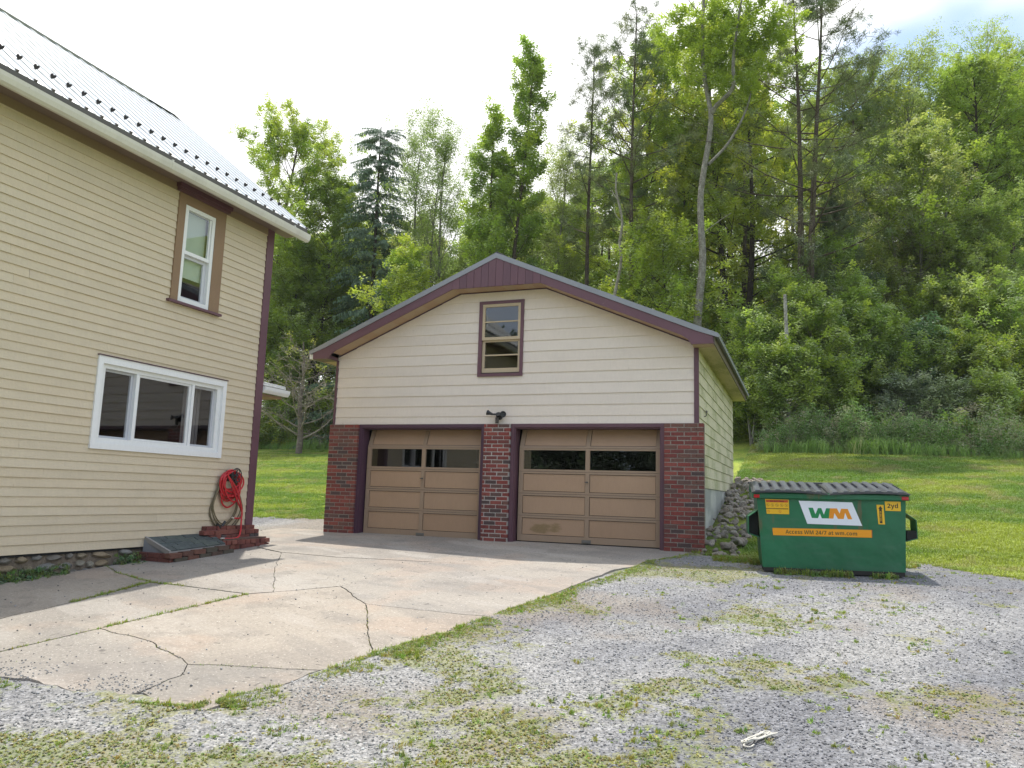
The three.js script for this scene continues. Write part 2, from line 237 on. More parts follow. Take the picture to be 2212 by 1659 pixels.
const CRACKS = [];                                        // polylines in (x, z), for the weeds
{
  const P = {};
  const put = (n, x, y) => { P[n] = onDrive(x, y); };
  for (const [n, x, y] of [['A0', -60, 1424], ['A1', 215, 1360], ['A2', 535, 1285], ['B0', 155, 1303], ['B1', -60, 1352], ['C0', 255, 1240], ['C1', 325, 1259], ['C2', 400, 1268], ['E0', 556, 1184], ['E1', 607, 1195], ['E2', 720, 1205], ['E25', 935, 1216], ['E3', 1010, 1220], ['E4', 1330, 1232], ['D1', 590, 1281], ['D2', 592, 1240], ['F0', 735, 1268], ['F1', 790, 1307], ['F2', 925, 1322], ['F3', 1063, 1336], ['G1', 797, 1380], ['G2', 805, 1420], ['H1', 330, 1390], ['H2', 405, 1438], ['H3', 390, 1463], ['H4', 305, 1498], ['I0', -60, 1436], ['I1', 110, 1433], ['I2', 560, 1445], ['I3', 692, 1451], ['J1', 820, 1245], ['K1', 1480, 1209], ['K2', 1522, 1199], ['L1', 1200, 1284], ['M1', 945, 1376], ['N1', 600, 1488], ['N2', 490, 1521], ['N3', 425, 1546], ['N4', 340, 1545], ['O1', 230, 1518], ['O2', 120, 1486], ['O3', 60, 1470], ['O4', -60, 1466]]) put(n, x, y);
  P.W0 = [-7.6, 1.55]; P.W1 = [-7.6, -0.15]; P.W2 = [-6.45, -0.2]; P.W3 = [0.04, -0.2]; P.V0 = [-6.62, 4.55]; P.V1 = [-6.66, 1.7]; P.V2 = [-6.6, 8.3]; P.E00 = [-6.7, 1.5];
  const pieces = [
    ['W1', 'W2', 'W3', 'K2', 'K1', 'E4', 'E3', 'E25', 'E2', 'E1', 'E0', 'E00', 'W0'],
    ['C0', 'C1', 'C2', 'A2', 'D1', 'D2', 'E1', 'E0', 'E00', 'V1', 'V0'],
    ['C0', 'V0', 'V2', 'B1', 'B0', 'C1'],
    ['C1', 'B0', 'B1', 'A0', 'A1', 'A2', 'C2'],
    ['A1', 'A0', 'I0', 'I1', 'H2', 'H1'],
    ['I1', 'I0', 'O4', 'O3', 'O2', 'O1', 'H4', 'H3', 'H2'],
    ['A2', 'A1', 'H1', 'H2', 'I2', 'I3', 'G2', 'G1', 'F1', 'F0', 'D1'],
    ['H2', 'H3', 'H4', 'N4', 'N3', 'N2', 'N1', 'I3', 'I2'],
    ['D1', 'F0', 'J1', 'E25', 'E2', 'E1', 'D2'],
    ['F0', 'F1', 'F2', 'F3', 'L1', 'E4', 'E3', 'E25', 'J1'],
    ['F1', 'G1', 'G2', 'M1', 'F3', 'F2'],
  ];
  const thin = new Set(['D1D2', 'D2E1', 'F0J1', 'E25J1', 'H1H2', 'A1H1', 'H2I2', 'I2I3', 'H2I1', 'F1G1', 'G1G2', 'F0F1', 'F1F2', 'F2F3', 'H2H3', 'H3H4', 'I0I1', 'D1F0', 'B0B1']);
  const straight = new Set(['W1W2', 'W2W3', 'W0W1', 'V0V2', 'V0V1']);
  const outer = new Set(['F3M1', 'G2M1', 'G2I3', 'I3N1', 'N1N2', 'N2N3', 'N3N4', 'H4N4', 'H4O1', 'O1O2', 'O2O3', 'O3O4', 'F3L1', 'E4L1', 'E4K1', 'K1K2']);
  const apron = sub('concrete_apron', scene); apron.name = numbered('concrete_apron'); struct(apron); apron.userData.label = 'cracked concrete apron in front of the garage and beside the house';
  const line = (na, nb) => {                              // the jagged edge between two corners, the same from both sides
    const [s, e] = na < nb ? [na, nb] : [nb, na], a = P[s], b = P[e], L = Math.hypot(b[0] - a[0], b[1] - a[1]), n = Math.max(1, Math.round(L / 0.09)), out = [];
    const sd = [...(s + e)].reduce((q, ch) => (q * 31 + ch.charCodeAt(0)) | 0, 7), amp = straight.has(s + e) ? 0 : outer.has(s + e) ? 0.05 : thin.has(s + e) ? 0.034 : 0.014;
    for (let i = 0; i < n; i++) { const t = i / n, w = Math.sin(Math.PI * t), o = amp * 2 * (fbm(t * L * 5 + 3, 0.5, 3, sd & 1023) - 0.5) * Math.min(1, w * 2); out.push([a[0] + (b[0] - a[0]) * t - (b[1] - a[1]) / L * o, a[1] + (b[1] - a[1]) * t + (b[0] - a[0]) / L * o]); }
    out.push(b); return na < nb ? out : out.reverse();
  };
  pieces.forEach((names, pi) => {
    let pts = [], gaps = [];
    names.forEach((n, i) => { const m = names[(i + 1) % names.length], k = n < m ? n + m : m + n, l = line(n, m); for (let q = 0; q < l.length - 1; q++) { pts.push(l[q]); gaps.push(thin.has(k) ? 0.002 + 0.0042 * vnoise(l[q][0] * 4, l[q][1] * 4, 9) : 0.012); } if (!straight.has(k) && n < m) CRACKS.push({ k, l }); });
    let area = 0; pts.forEach((a, i) => { const b = pts[(i + 1) % pts.length]; area += a[0] * b[1] - b[0] * a[1]; });
    if (area < 0) { pts.reverse(); gaps.reverse(); gaps.push(gaps.shift()); }
    const N = pts.length, ins = pts.map((p, i) => { const a = pts[(i + N - 1) % N], b = pts[(i + 1) % N]; let n1 = [a[1] - p[1], p[0] - a[0]], n2 = [p[1] - b[1], b[0] - p[0]]; const l1 = Math.hypot(...n1) || 1, l2 = Math.hypot(...n2) || 1; const nx = n1[0] / l1 + n2[0] / l2, nz = n1[1] / l1 + n2[1] / l2, L = Math.hypot(nx, nz) || 1, d = (gaps[i] + gaps[(i + N - 1) % N]) / 2; return [p[0] + nx / L * d, p[1] + nz / L * d]; });
    const dx = rr(R0, -0.0012, 0.0012), dz = rr(R0, -0.0012, 0.0012), dy = rr(R0, -0.004, 0.004), cx = ins.reduce((s, p) => s + p[0], 0) / N, cz = ins.reduce((s, p) => s + p[1], 0) / N;
    const top = (p) => -0.06 * Math.max(p[1], 0) + 0.011 + dy + dx * (p[0] - cx) + dz * (p[1] - cz);
    const tri = THREE.ShapeUtils.triangulateShape(ins.map((p) => new THREE.Vector2(p[0], p[1])), []), v = [], uv = [];
    const add = (p, y) => { v.push(p[0], y, p[1]); uv.push(p[0] + 8, p[1] + 1); };
    for (const [a, b, c] of tri) { add(ins[a], top(ins[a])); add(ins[c], top(ins[c])); add(ins[b], top(ins[b])); }
    for (let i = 0; i < N; i++) { const a = ins[i], b = ins[(i + 1) % N]; add(a, top(a)); add(b, top(b)); add(b, top(b) - 0.12); add(a, top(a)); add(b, top(b) - 0.12); add(a, top(a) - 0.12); }
    const g = new THREE.BufferGeometry(); g.setAttribute('position', new THREE.Float32BufferAttribute(v, 3)); g.setAttribute('uv', new THREE.Float32BufferAttribute(uv, 2)); g.computeVertexNormals();
    mesh('slab', g, concreteMats[pi % 4], apron);
  });
}

// ---------------------------------------------------------------- paints and building materials
function paintTex(base, amt, streak, seed, spots = 0.0, dirtc = [0.25, 0.2, 0.14]) {
  return colourTex(512, 512, (u, v) => {
    const a = fbm(u * 6, v * 6, 5, seed, 6), b = vnoise(u * 160, v * 40, seed + 3, 40 * 4 > 0 ? 160 : 0), s = fbm(u * 14, v * 3, 4, seed + 5, 0), sp = vnoise(u * 70, v * 70, seed + 9, 70);
    let k = 1 - amt * (a - 0.5) * 2 - streak * Math.max(0, s - 0.5) - 0.05 * (b - 0.5);
    let c = base.map((q) => q * k);
    if (sp > 1 - spots) c = mixc(c, dirtc, 0.6 * (sp - 1 + spots) / spots);
    return c;
  }, 2.3);
}
const tint = (m, r, g, b) => { const n = m.clone(); n.color = col(r, g, b); return n; };
const creamTex = paintTex([0.74, 0.655, 0.575], 0.035, 0.05, 301, 0.03);
const woodBump = greyTex(512, 256, (u, v) => 0.5 * fbm(u * 5, v * 60, 4, 311) + 0.5 * vnoise(u * 200, v * 120, 312, 0), 1.2, 0.6);
const cream = new THREE.MeshStandardMaterial({ map: creamTex, bumpMap: woodBump, bumpScale: 0.0012, roughness: 0.62 });
const creams = [cream, tint(cream, 0.975, 0.97, 0.965), tint(cream, 1, 0.99, 0.975)];
const sideCreamTex = colourTex(512, 512, (u, v) => {          // side paint: base darker and yellower than the front, with algae streaks
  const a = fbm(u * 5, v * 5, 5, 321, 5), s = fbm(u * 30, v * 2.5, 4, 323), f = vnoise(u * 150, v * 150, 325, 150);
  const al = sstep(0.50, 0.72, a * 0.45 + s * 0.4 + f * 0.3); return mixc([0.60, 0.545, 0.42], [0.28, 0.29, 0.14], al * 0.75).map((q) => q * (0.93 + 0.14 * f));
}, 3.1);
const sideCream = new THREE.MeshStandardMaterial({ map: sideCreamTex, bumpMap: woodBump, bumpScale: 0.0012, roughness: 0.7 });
const houseTex = paintTex([0.60, 0.508, 0.37], 0.05, 0.09, 331, 0.03, [0.3, 0.22, 0.13]);
const houseBump = greyTex(512, 512, (u, v) => 0.75 * fbm(u * 2.5, v * 9, 4, 335) + 0.25 * vnoise(u * 110, v * 110, 336), 1.7);
const housePaint = new THREE.MeshStandardMaterial({ map: houseTex, bumpMap: houseBump, bumpScale: 0.006, roughness: 0.6 });
const housePaints = [housePaint, tint(housePaint, 0.97, 0.965, 0.955), tint(housePaint, 1, 0.985, 0.965)];
const plumTex = paintTex([0.135, 0.062, 0.08], 0.12, 0.15, 341, 0.04, [0.25, 0.16, 0.16]);
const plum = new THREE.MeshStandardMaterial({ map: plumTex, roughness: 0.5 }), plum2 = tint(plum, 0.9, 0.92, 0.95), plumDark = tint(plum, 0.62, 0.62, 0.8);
const tanTex = paintTex([0.41, 0.27, 0.17], 0.06, 0.08, 351, 0.02, [0.2, 0.12, 0.06]);
const tan = new THREE.MeshStandardMaterial({ map: tanTex, bumpMap: woodBump, bumpScale: 0.0008, roughness: 0.6 }), frameTan = tint(tan, 0.80, 0.86, 0.92), soffitTan = tint(tan, 1.05, 1.12, 1.15);
const browns = new THREE.MeshStandardMaterial({ map: paintTex([0.26, 0.165, 0.095], 0.07, 0.1, 361, 0.02), roughness: 0.65 });
const frieze = new THREE.MeshStandardMaterial({ map: paintTex([0.20, 0.145, 0.115], 0.06, 0.1, 363, 0.02), roughness: 0.65 });
const whiteVinyl = new THREE.MeshStandardMaterial({ map: paintTex([0.80, 0.80, 0.80], 0.02, 0.03, 371, 0.02, [0.4, 0.38, 0.35]), roughness: 0.4 });
const gutterWhite = new THREE.MeshStandardMaterial({ map: paintTex([0.66, 0.63, 0.57], 0.09, 0.28, 373, 0.05, [0.3, 0.26, 0.2]), roughness: 0.45 });
const sashCream = mat(0.50, 0.40, 0.27, { map: null, roughness: 0.6 });
const greyMetal = new THREE.MeshStandardMaterial({ map: paintTex([0.26, 0.27, 0.29], 0.06, 0.05, 381, 0.02), roughness: 0.45, metalness: 0.2 });
const roofMetal = new THREE.MeshStandardMaterial({ map: paintTex([0.575, 0.595, 0.605], 0.06, 0.10, 383, 0.02), roughness: 0.42, metalness: 0.3 });
const darkMetal = mat(0.03, 0.026, 0.03, { roughness: 0.5 }), blackPlastic = mat(0.018, 0.018, 0.02, { roughness: 0.45 });
const lead = mat(0.10, 0.09, 0.085, { roughness: 0.55 });
const dark = mat(0.02, 0.02, 0.022, { roughness: 0.95 });
const glass = new THREE.MeshPhysicalMaterial({ color: 0xffffff, transmission: 1, thickness: 0, roughness: 0.015, ior: 1.95, metalness: 0 });
const mortarTex = colourTex(256, 256, (u, v) => { const a = vnoise(u * 40, v * 40, 391, 40), b = vnoise(u * 120, v * 120, 392, 120); return [0.43, 0.395, 0.36].map((q) => q * (0.6 + 0.4 * a + 0.3 * b)); }, 0.6);
const mortar = new THREE.MeshStandardMaterial({ map: mortarTex, roughness: 0.95 }), mortarGrey = tint(mortar, 0.6, 0.57, 0.54);
const brickTex = colourTex(512, 512, (u, v) => { const a = fbm(u * 16, v * 16, 4, 395, 16), b = vnoise(u * 200, v * 200, 396, 200), w = vnoise(u * 60, v * 24, 397, 0); let c = [1, 1, 1].map((q) => q * (0.62 + 0.4 * a + 0.22 * (b - 0.5))); if (w > 0.86) c = c.map((q) => q * 0.6); return c.map((q) => Math.min(1, q)); }, 0.9);
const brickBump = greyTex(256, 256, (u, v) => vnoise(u * 60, v * 60, 398, 60), 0.3);
const bm = (r, g, b) => new THREE.MeshStandardMaterial({ color: col(r, g, b), map: brickTex, bumpMap: brickBump, bumpScale: 0.003, roughness: 0.88 });
const redBricks = [bm(0.27, 0.062, 0.05), bm(0.22, 0.055, 0.046), bm(0.30, 0.082, 0.064), bm(0.19, 0.06, 0.052)], darkBricks = [bm(0.10, 0.065, 0.062), bm(0.15, 0.085, 0.072), bm(0.19, 0.09, 0.07)];
const cementTex = colourTex(512, 512, (u, v) => { const a = fbm(u * 5, v * 5, 5, 401, 5), b = vnoise(u * 120, v * 120, 402, 120); return mixc([0.44, 0.44, 0.42], [0.30, 0.31, 0.30], sstep(0.35, 0.65, a)).map((q) => q * (0.9 + 0.2 * b)); }, 2);
const cement = new THREE.MeshStandardMaterial({ map: cementTex, roughness: 0.9 });

// a few brick shapes, shared
const brickGeos = {};
function brickGeo(w, h, d, k) { const key = [w.toFixed(3), h.toFixed(3), d.toFixed(3), k].join(); if (!brickGeos[key]) { const g = chamfer(w, h, d, 0.004), p = g.attributes.position, r = rng(900 + k); for (let i = 0; i < p.count; i++) { const s = hash2(Math.round(p.getX(i) * 999), Math.round(p.getY(i) * 999) + Math.round(p.getZ(i) * 99), 11 + k); p.setX(i, p.getX(i) + (s - 0.5) * 0.003); p.setY(i, p.getY(i) + (hash2(Math.round(s * 9999), 3, k) - 0.5) * 0.003); } g.computeVertexNormals(); void r; brickGeos[key] = g; } return brickGeos[key]; }

// ---------------------------------------------------------------- the garage
{
  const g = thing('garage', 'cream sided two-car garage with plum gable trim and brick piers between its tan doors', 'garage');
  const WL = -6.5, ZB = -6.45, yB = 1.935, ROW = 0.1815;
  const gable = [[WL, yB], [0, yB], [0, 3.212], [-2.484, 4.238], [-4.067, 4.238], [WL, 3.212]];
  const win = [-3.684, -2.864, 2.745, 4.06];
  // sheathing: front with its openings, sides, back; a floor
  mesh('wall', [
    prism([[WL, yB - 0.005], [0, yB - 0.005], [0, 3.3], [-3.27, 4.66], [WL, 3.3]], -0.12, -0.012, [[[-3.6, 2.82], [-2.94, 2.82], [-2.94, 3.99], [-3.6, 3.99]]]),
    box(WL, WL + 0.12, -0.3, 3.22, ZB, -0.121), box(-0.12, -0.012, 0.0, 3.22, ZB, -0.121),
    prism([[WL, -0.3], [0, -0.3], [0, 3.25], [-3.27, 4.64], [WL, 3.25]], ZB, ZB + 0.12), box(WL, 0, -0.25, -0.03, ZB, -0.3),
  ], dark, g);
  mesh('loft_floor', [box(WL + 0.12, -0.13, 2.0, 2.1, ZB + 0.12, -0.13)], dark, g);
  const tops = [yB, 2.067]; while (tops.at(-1) < 4.24) tops.push(tops.at(-1) + ROW);
  for (let i = 0; i < tops.length - 1; i++) {
    const y0 = tops[i], y1 = tops[i + 1] + 0.004;
    const row = clipHalf(clipHalf(gable, 0, -1, -y0), 0, 1, y1); if (row.length < 3) continue;
    const parts = y1 > win[2] + 0.02 && y0 < win[3] - 0.02 ? [clipHalf(row, 1, 0, win[0] + 0.01), clipHalf(row, -1, 0, -(win[1] - 0.01))] : [row];
    if (parts.length === 2) { if (y0 < win[2]) parts.push(clipHalf(clipHalf(clipHalf(row, -1, 0, -(win[0] + 0.01)), 1, 0, win[1] - 0.01), 0, 1, win[2])); if (y1 > win[3]) parts.push(clipHalf(clipHalf(clipHalf(row, -1, 0, -(win[0] + 0.01)), 1, 0, win[1] - 0.01), 0, -1, -win[3])); }
    for (let p of parts) if (p.length > 2) { const sh = rr(R0, -0.002, 0.002); mesh('siding_board', lapBoard(p.map(([x, y]) => [x, y]), y0, ROW, 0, 0.013 + sh), creams[(i * 2 + parts.indexOf(p)) % 3], g); }
  }
  // right side: boards in their own axes (x runs along the wall), then turned
  const sideTops = [0.966]; while (sideTops.at(-1) < 3.1) sideTops.push(sideTops.at(-1) + 0.1795);
  for (let i = 0; i < sideTops.length - 1; i++) {
    const y0 = sideTops[i], y1 = Math.min(3.11, sideTops[i + 1] + 0.004), b = lapBoard([[0.0, y0], [6.45, y0], [6.45, y1], [0.0, y1]], y0, 0.1795, 0, 0.013, 0.01);
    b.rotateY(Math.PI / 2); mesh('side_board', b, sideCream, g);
  }
  const left = []; for (let y = 0.2; y < 3.1; y += 0.18) { const b = lapBoard([[0, y], [6.45, y], [6.45, y + 0.184], [0, y + 0.184]], y, 0.18, 0, 0.013, 0.01); b.rotateY(-Math.PI / 2); b.translate(WL, 0, -6.45); left.push(b); }
  mesh('left_siding', left, cream, g);
  mesh('foundation', box(-0.2, 0.002, -0.35, 0.96, -6.44, -0.02), cement, g);
  mesh('corner_board', box(-0.045, 0.026, yB, 3.12, -0.03, 0.026), plum2, g);
  mesh('corner_board', box(WL - 0.026, WL + 0.018, yB, 3.12, -0.03, 0.026), plum2, g);
  // roof: two ribbed metal slopes
  const yr = (x) => 4.80 - 0.4287 * Math.abs(x + 3.27);
  for (const s of [-1, 1]) {
    const x0 = -3.27, x1 = -3.27 + s * 3.63, gs = [prism([[x0, 4.80], [x1, yr(x1)], [x1, yr(x1) - 0.05], [x0, 4.75]], -6.75, 0.352)];
    for (let z = -6.7; z < 0.3; z += 0.1905) gs.push(prism([[x0, 4.799], [x0, 4.817], [x1 + s * 0.008, yr(x1) + 0.014], [x1 + s * 0.008, yr(x1) - 0.004]], z, z + 0.03));
    mesh('roof_slope', gs, greyMetal, g);
    mesh('rake_trim', prism([[x0, 4.806], [x1, yr(x1) + 0.006], [x1, yr(x1) - 0.06], [x0 + s * 3.3, yr(x0 + s * 3.3) - 0.083], [x0, 4.716]], 0.353, 0.367), greyMetal, g);
    // plum fascia along the rake with the boxed return at the eave
    const m = (x) => (s > 0 ? x : -6.54 - x), F = [[-2.472, 4.228], [-0.19, 4.228 - 0.4287 * 2.282], [-0.1, 3.188], [-0.04, 3.10], [0.28, 3.10], [0.28, 3.21], [-2.472, 4.39]].map(([x, y]) => [m(x), y]);
    mesh('rake_fascia', prism(s > 0 ? F : F.reverse(), 0.32, 0.352), plum, g);
    mesh('eave_return', [box(m(-0.04) < m(0.28) ? m(-0.04) : m(0.28), Math.max(m(-0.04), m(0.28)), 3.103, 3.17, 0.03, 0.319)], s > 0 ? soffitTan : plum2, g);
    // rake soffit boards, level in depth, stepping up the slope
    const n = 12; for (let i = 0; i < n; i++) { const xa = lerp(-0.1, -2.478, i / n), xb = lerp(-0.1, -2.478, (i + 1) / n) + 0.004, ya = 4.236 - 0.4287 * (xa + 2.478) * 1, yb = 4.236 - 0.4287 * (xb + 2.478); const q = [[m(xa), ya], [m(xb), yb], [m(xb), yb + 0.02], [m(xa), ya + 0.02]]; mesh('soffit_board', prism(s > 0 ? q : q.reverse(), 0.0, 0.32), i % 3 ? soffitTan : tan, g); }
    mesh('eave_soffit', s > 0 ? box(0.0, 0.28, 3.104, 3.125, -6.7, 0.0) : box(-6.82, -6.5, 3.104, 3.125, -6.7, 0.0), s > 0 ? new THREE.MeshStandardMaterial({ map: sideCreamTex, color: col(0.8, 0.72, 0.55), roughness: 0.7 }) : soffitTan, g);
    mesh('eave_fascia', s > 0 ? box(0.281, 0.3, 3.098, 3.215, -6.7, 0.318) : box(-6.84, -6.821, 3.098, 3.215, -6.7, 0.318), tint(frieze, 0.7, 0.72, 0.8), g);
    if (s < 0) mesh('gutter', [box(-6.93, -6.842, 3.12, 3.2, -6.7, 0.3)], whiteVinyl, g);
  }
  for (let i = 0; i < 9; i++) { const xa = lerp(-4.062, -2.478, i / 9), xb = lerp(-4.062, -2.478, (i + 1) / 9) - 0.003; mesh('soffit_board', box(xa, xb, 4.236, 4.256, 0.0, 0.32), i % 2 ? soffitTan : tan, g); }
  mesh('soffit_backing', [prism([[-4.07, 4.262], [-2.47, 4.262], [-2.47, 4.39], [-3.27, 4.73], [-4.07, 4.39]], 0.0, 0.31)], dark, g);
  for (let i = 0; i < 12; i++) {                              // upright plum boards in the peak
    const xa = lerp(-4.068, -2.472, i / 12) + 0.0025, xb = lerp(-4.068, -2.472, (i + 1) / 12) - 0.0025, yt = (x) => yr(x) - 0.07;
    const q = [[xa, 4.228], [xb, 4.228], [xb, yt(xb)]]; if (xa < -3.27 && xb > -3.27) q.push([-3.27, yt(-3.27)]); q.push([xa, yt(xa)]);
    mesh('gable_board', prism(q, 0.325, 0.354 + (i % 3) * 0.0012), [plum, plum2, plum][i % 3], g);
  }
  mesh('peak_cap', [prism([[-3.42, 4.745], [-3.27, 4.825], [-3.12, 4.745], [-3.12, 4.757], [-3.27, 4.838], [-3.42, 4.757]], -6.75, 0.34)], lead, g);
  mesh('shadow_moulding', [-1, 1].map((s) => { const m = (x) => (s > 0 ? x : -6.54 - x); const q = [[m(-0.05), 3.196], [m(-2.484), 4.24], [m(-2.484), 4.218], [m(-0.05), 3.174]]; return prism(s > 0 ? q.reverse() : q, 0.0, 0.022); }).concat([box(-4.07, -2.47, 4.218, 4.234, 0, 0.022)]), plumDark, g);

  // gable window
  {
    const w = sub('window', g), [a, b, c, d] = win;
    mesh('casing', [box(a, a + 0.065, c, d, -0.01, 0.034), box(b - 0.055, b, c, d, -0.01, 0.034), box(a + 0.065, b - 0.055, d - 0.055, d, -0.01, 0.034), box(a + 0.065, b - 0.055, c, c + 0.05, -0.01, 0.04)], plum, w);
    const L = a + 0.066, R = b - 0.056, sash = (y0, y1, z, lo) => [box(L, L + 0.045, y0, y1, z, z + 0.03), box(R - 0.045, R, y0, y1, z, z + 0.03), box(L + 0.045, R - 0.045, y1 - 0.05, y1, z, z + 0.03), box(L + 0.045, R - 0.045, y0, y0 + lo, z, z + 0.03)];
    mesh('upper_sash', sash(3.375, d - 0.057, 0.0, 0.05), sashCream, w); mesh('lower_sash', sash(c + 0.07, 3.395, -0.034, 0.075), sashCream, w);
    mesh('muntin', box(L + 0.045, R - 0.045, 3.682, 3.704, 0.004, 0.026), sashCream, w); mesh('muntin', box(L + 0.045, R - 0.045, 3.105, 3.128, -0.03, -0.008), sashCream, w);
    mesh('pane', new THREE.PlaneGeometry(R - L - 0.08, 0.56).translate((L + R) / 2, 3.69, 0.012), glass, w); mesh('pane', new THREE.PlaneGeometry(R - L - 0.08, 0.55).translate((L + R) / 2, 3.11, -0.02), glass, w);
    mesh('dark_gap', box(L, R, c + 0.051, c + 0.069, -0.03, 0.0), dark, w);
  }
  // brick piers
  for (const [xa, xb, seed, mt] of [[-6.545, -5.95, 1, mortarGrey], [-3.5, -3.03, 2, mortar], [-0.492, 0.1, 3, mortarGrey]]) {
    const pier = sub('brick_pier', g), r = rng(seed * 51), yb = -0.07, H = 0.0667;
    mesh('mortar', box(xa + 0.006, xb - 0.006, yb - 0.06, 1.93, -0.16, 0.0765), mt, pier);
    for (let i = 0; i < 30; i++) {
      const y = yb + H * i + H / 2; if (y + 0.028 > 1.936) break;
      let x = xa - (i % 2 ? 0.103 : 0.0) - (seed === 2 ? 0.05 : 0.0), k = 0;
      while (x < xb - 0.01) {
        const x0 = Math.max(x, xa), x1 = Math.min(x + 0.197, xb); x += 0.2065; k++;
        if (x1 - x0 < 0.03) continue;
        const darkOne = r() < (seed === 3 ? 0.25 : 0.3), m = darkOne ? darkBricks[(r() * 3) | 0] : redBricks[(r() * 4) | 0];
        const b = mesh('brick', brickGeo(Math.round((x1 - x0) * 200) / 200, 0.0565, 0.1, (i + k) % 3), m, pier); b.position.set((x0 + x1) / 2, y, 0.03 + rr(r, -0.003, 0.004)); b.rotation.z = rr(r, -0.008, 0.008);
      }
    }
  }
  // the two doors
  const stainTex = colourTex(512, 256, (u, v) => { const dx = (u - 0.36) / 0.3, dy = (v - 0.35) / 0.5, n = fbm(u * 7, v * 4, 5, 411), f = vnoise(u * 150, v * 60, 412), m = sstep(0.9, 0.35, Math.hypot(dx, dy) + (n - 0.5) * 1.3) * (0.55 + 0.45 * f); return mixc([0.40, 0.262, 0.165], [0.17, 0.12, 0.035], m * 0.8).map((q) => q * (0.95 + 0.1 * f)); }, 1.06, 0.3);
  const stained = new THREE.MeshStandardMaterial({ map: stainTex, roughness: 0.7 });
  for (const [xa, xb, right] of [[-5.95, -3.5, false], [-3.03, -0.492, true]]) {
    const jl = right ? 0.105 : 0.107, jr = right ? 0.085 : 0.08, dl = xa + jl, dr = xb - jr, zd = -0.12, dz = 0.04;
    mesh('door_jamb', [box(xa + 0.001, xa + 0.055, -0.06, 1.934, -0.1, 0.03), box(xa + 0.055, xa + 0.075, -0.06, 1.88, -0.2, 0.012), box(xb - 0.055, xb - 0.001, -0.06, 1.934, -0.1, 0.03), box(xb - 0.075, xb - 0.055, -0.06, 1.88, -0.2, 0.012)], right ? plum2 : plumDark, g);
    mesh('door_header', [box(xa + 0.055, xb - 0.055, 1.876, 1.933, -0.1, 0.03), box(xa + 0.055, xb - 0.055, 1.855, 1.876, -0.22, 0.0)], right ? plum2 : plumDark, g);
    const door = sub('garage_door', g), mid = (dl + dr) / 2, yb = right ? 0.028 : 0.006, rows = [yb, 0.438, 0.80, 1.160, 1.545, 1.93], st = 0.075, ms = 0.035;
    for (let i = 0; i < 5; i++) {
      const y0 = rows[i] + 0.002, y1 = rows[i + 1] - 0.002, sec = [], rail = i === 0 ? 0.1 : 0.033, rt = 0.033, pan = [];
      sec.push(box(dl, dl + st, y0, y1, zd - dz, zd), box(dr - st, dr, y0, y1, zd - dz, zd), box(mid - ms, mid + ms, y0 + rail, y1 - rt, zd - dz, zd), box(dl + st, dr - st, y0, y0 + rail, zd - dz, zd), box(dl + st, dr - st, y1 - rt, y1, zd - dz, zd));
      const cells = [[dl + st, mid - ms], [mid + ms, dr - st]];
      const tilt = (geo) => { if (i === 4) { const p = geo.attributes.position; for (let q = 0; q < p.count; q++) p.setZ(q, p.getZ(q) - 0.155 * (p.getY(q) - y0) / (y1 - y0)); geo.computeVertexNormals(); } return geo; };
      mesh('section_frame', sec.map(tilt), frameTan, door);
      cells.forEach(([c0, c1], ci) => {
        if (i === 3) { mesh('pane', new THREE.PlaneGeometry(c1 - c0, y1 - rt - y0 - rail).translate((c0 + c1) / 2, (y0 + rail + y1 - rt) / 2, zd - 0.02), glass, door); return; }
        const e = 0.007, pg = [box(c0 + e, c1 - e, y0 + rail + e, y1 - rt - e, zd - 0.03, zd - 0.014)], bk = box(c0, c1, y0 + rail, y1 - rt, zd - dz, zd - 0.031);
        if (right && i === 0 && ci === 0) { const uv = pg[0].attributes.uv, p = pg[0].attributes.position; for (let q = 0; q < uv.count; q++) uv.setXY(q, p.getX(q) - c0, p.getY(q) - y0 - rail); const o = mesh('door_panel', pg[0], stained, door); o.userData.label = 'door panel with a mossy brown stain'; } else mesh('door_panel', pg.map(tilt), i === 0 && ci ? tint(tan, 0.94, 0.92, 0.9) : tan, door);
        pan.push(tilt(bk));
      });
      if (pan.length) mesh('panel_back', pan, dark, door);
    }
    mesh('door_gap_fill', box(dl, dr, yb - 0.035, yb, zd - 0.03, zd - 0.012), dark, door);  // dark strip filling the gap below the door
    mesh('lock_handle', [cyl([mid, 1.0, zd], [mid, 1.0, zd + 0.03], 0.012), box(mid - 0.035, mid + 0.02, 0.993, 1.007, zd + 0.03, zd + 0.042)], lead, door);
    mesh('lift_handle', [box(mid - 0.075, mid + 0.075, yb + 0.004, yb + 0.06, zd, zd + 0.012), box(mid - 0.05, mid + 0.05, yb + 0.02, yb + 0.034, zd + 0.012, zd + 0.03)], mat(0.2, 0.19, 0.17, { metalness: 0.5, roughness: 0.5 }), door);
  }
  mesh('wire_bracket', [tube([[0.02, 2.11, -0.715], [0.05, 2.12, -0.715], [0.055, 2.2, -0.72], [0.05, 2.205, -0.9], [0.02, 2.22, -1.05]], 0.008, 6, 5)], lead, g);
  mesh('downspout_strap', [box(0.004, 0.03, 0.58, 0.6, -0.12, -0.08)], lead, g);
}
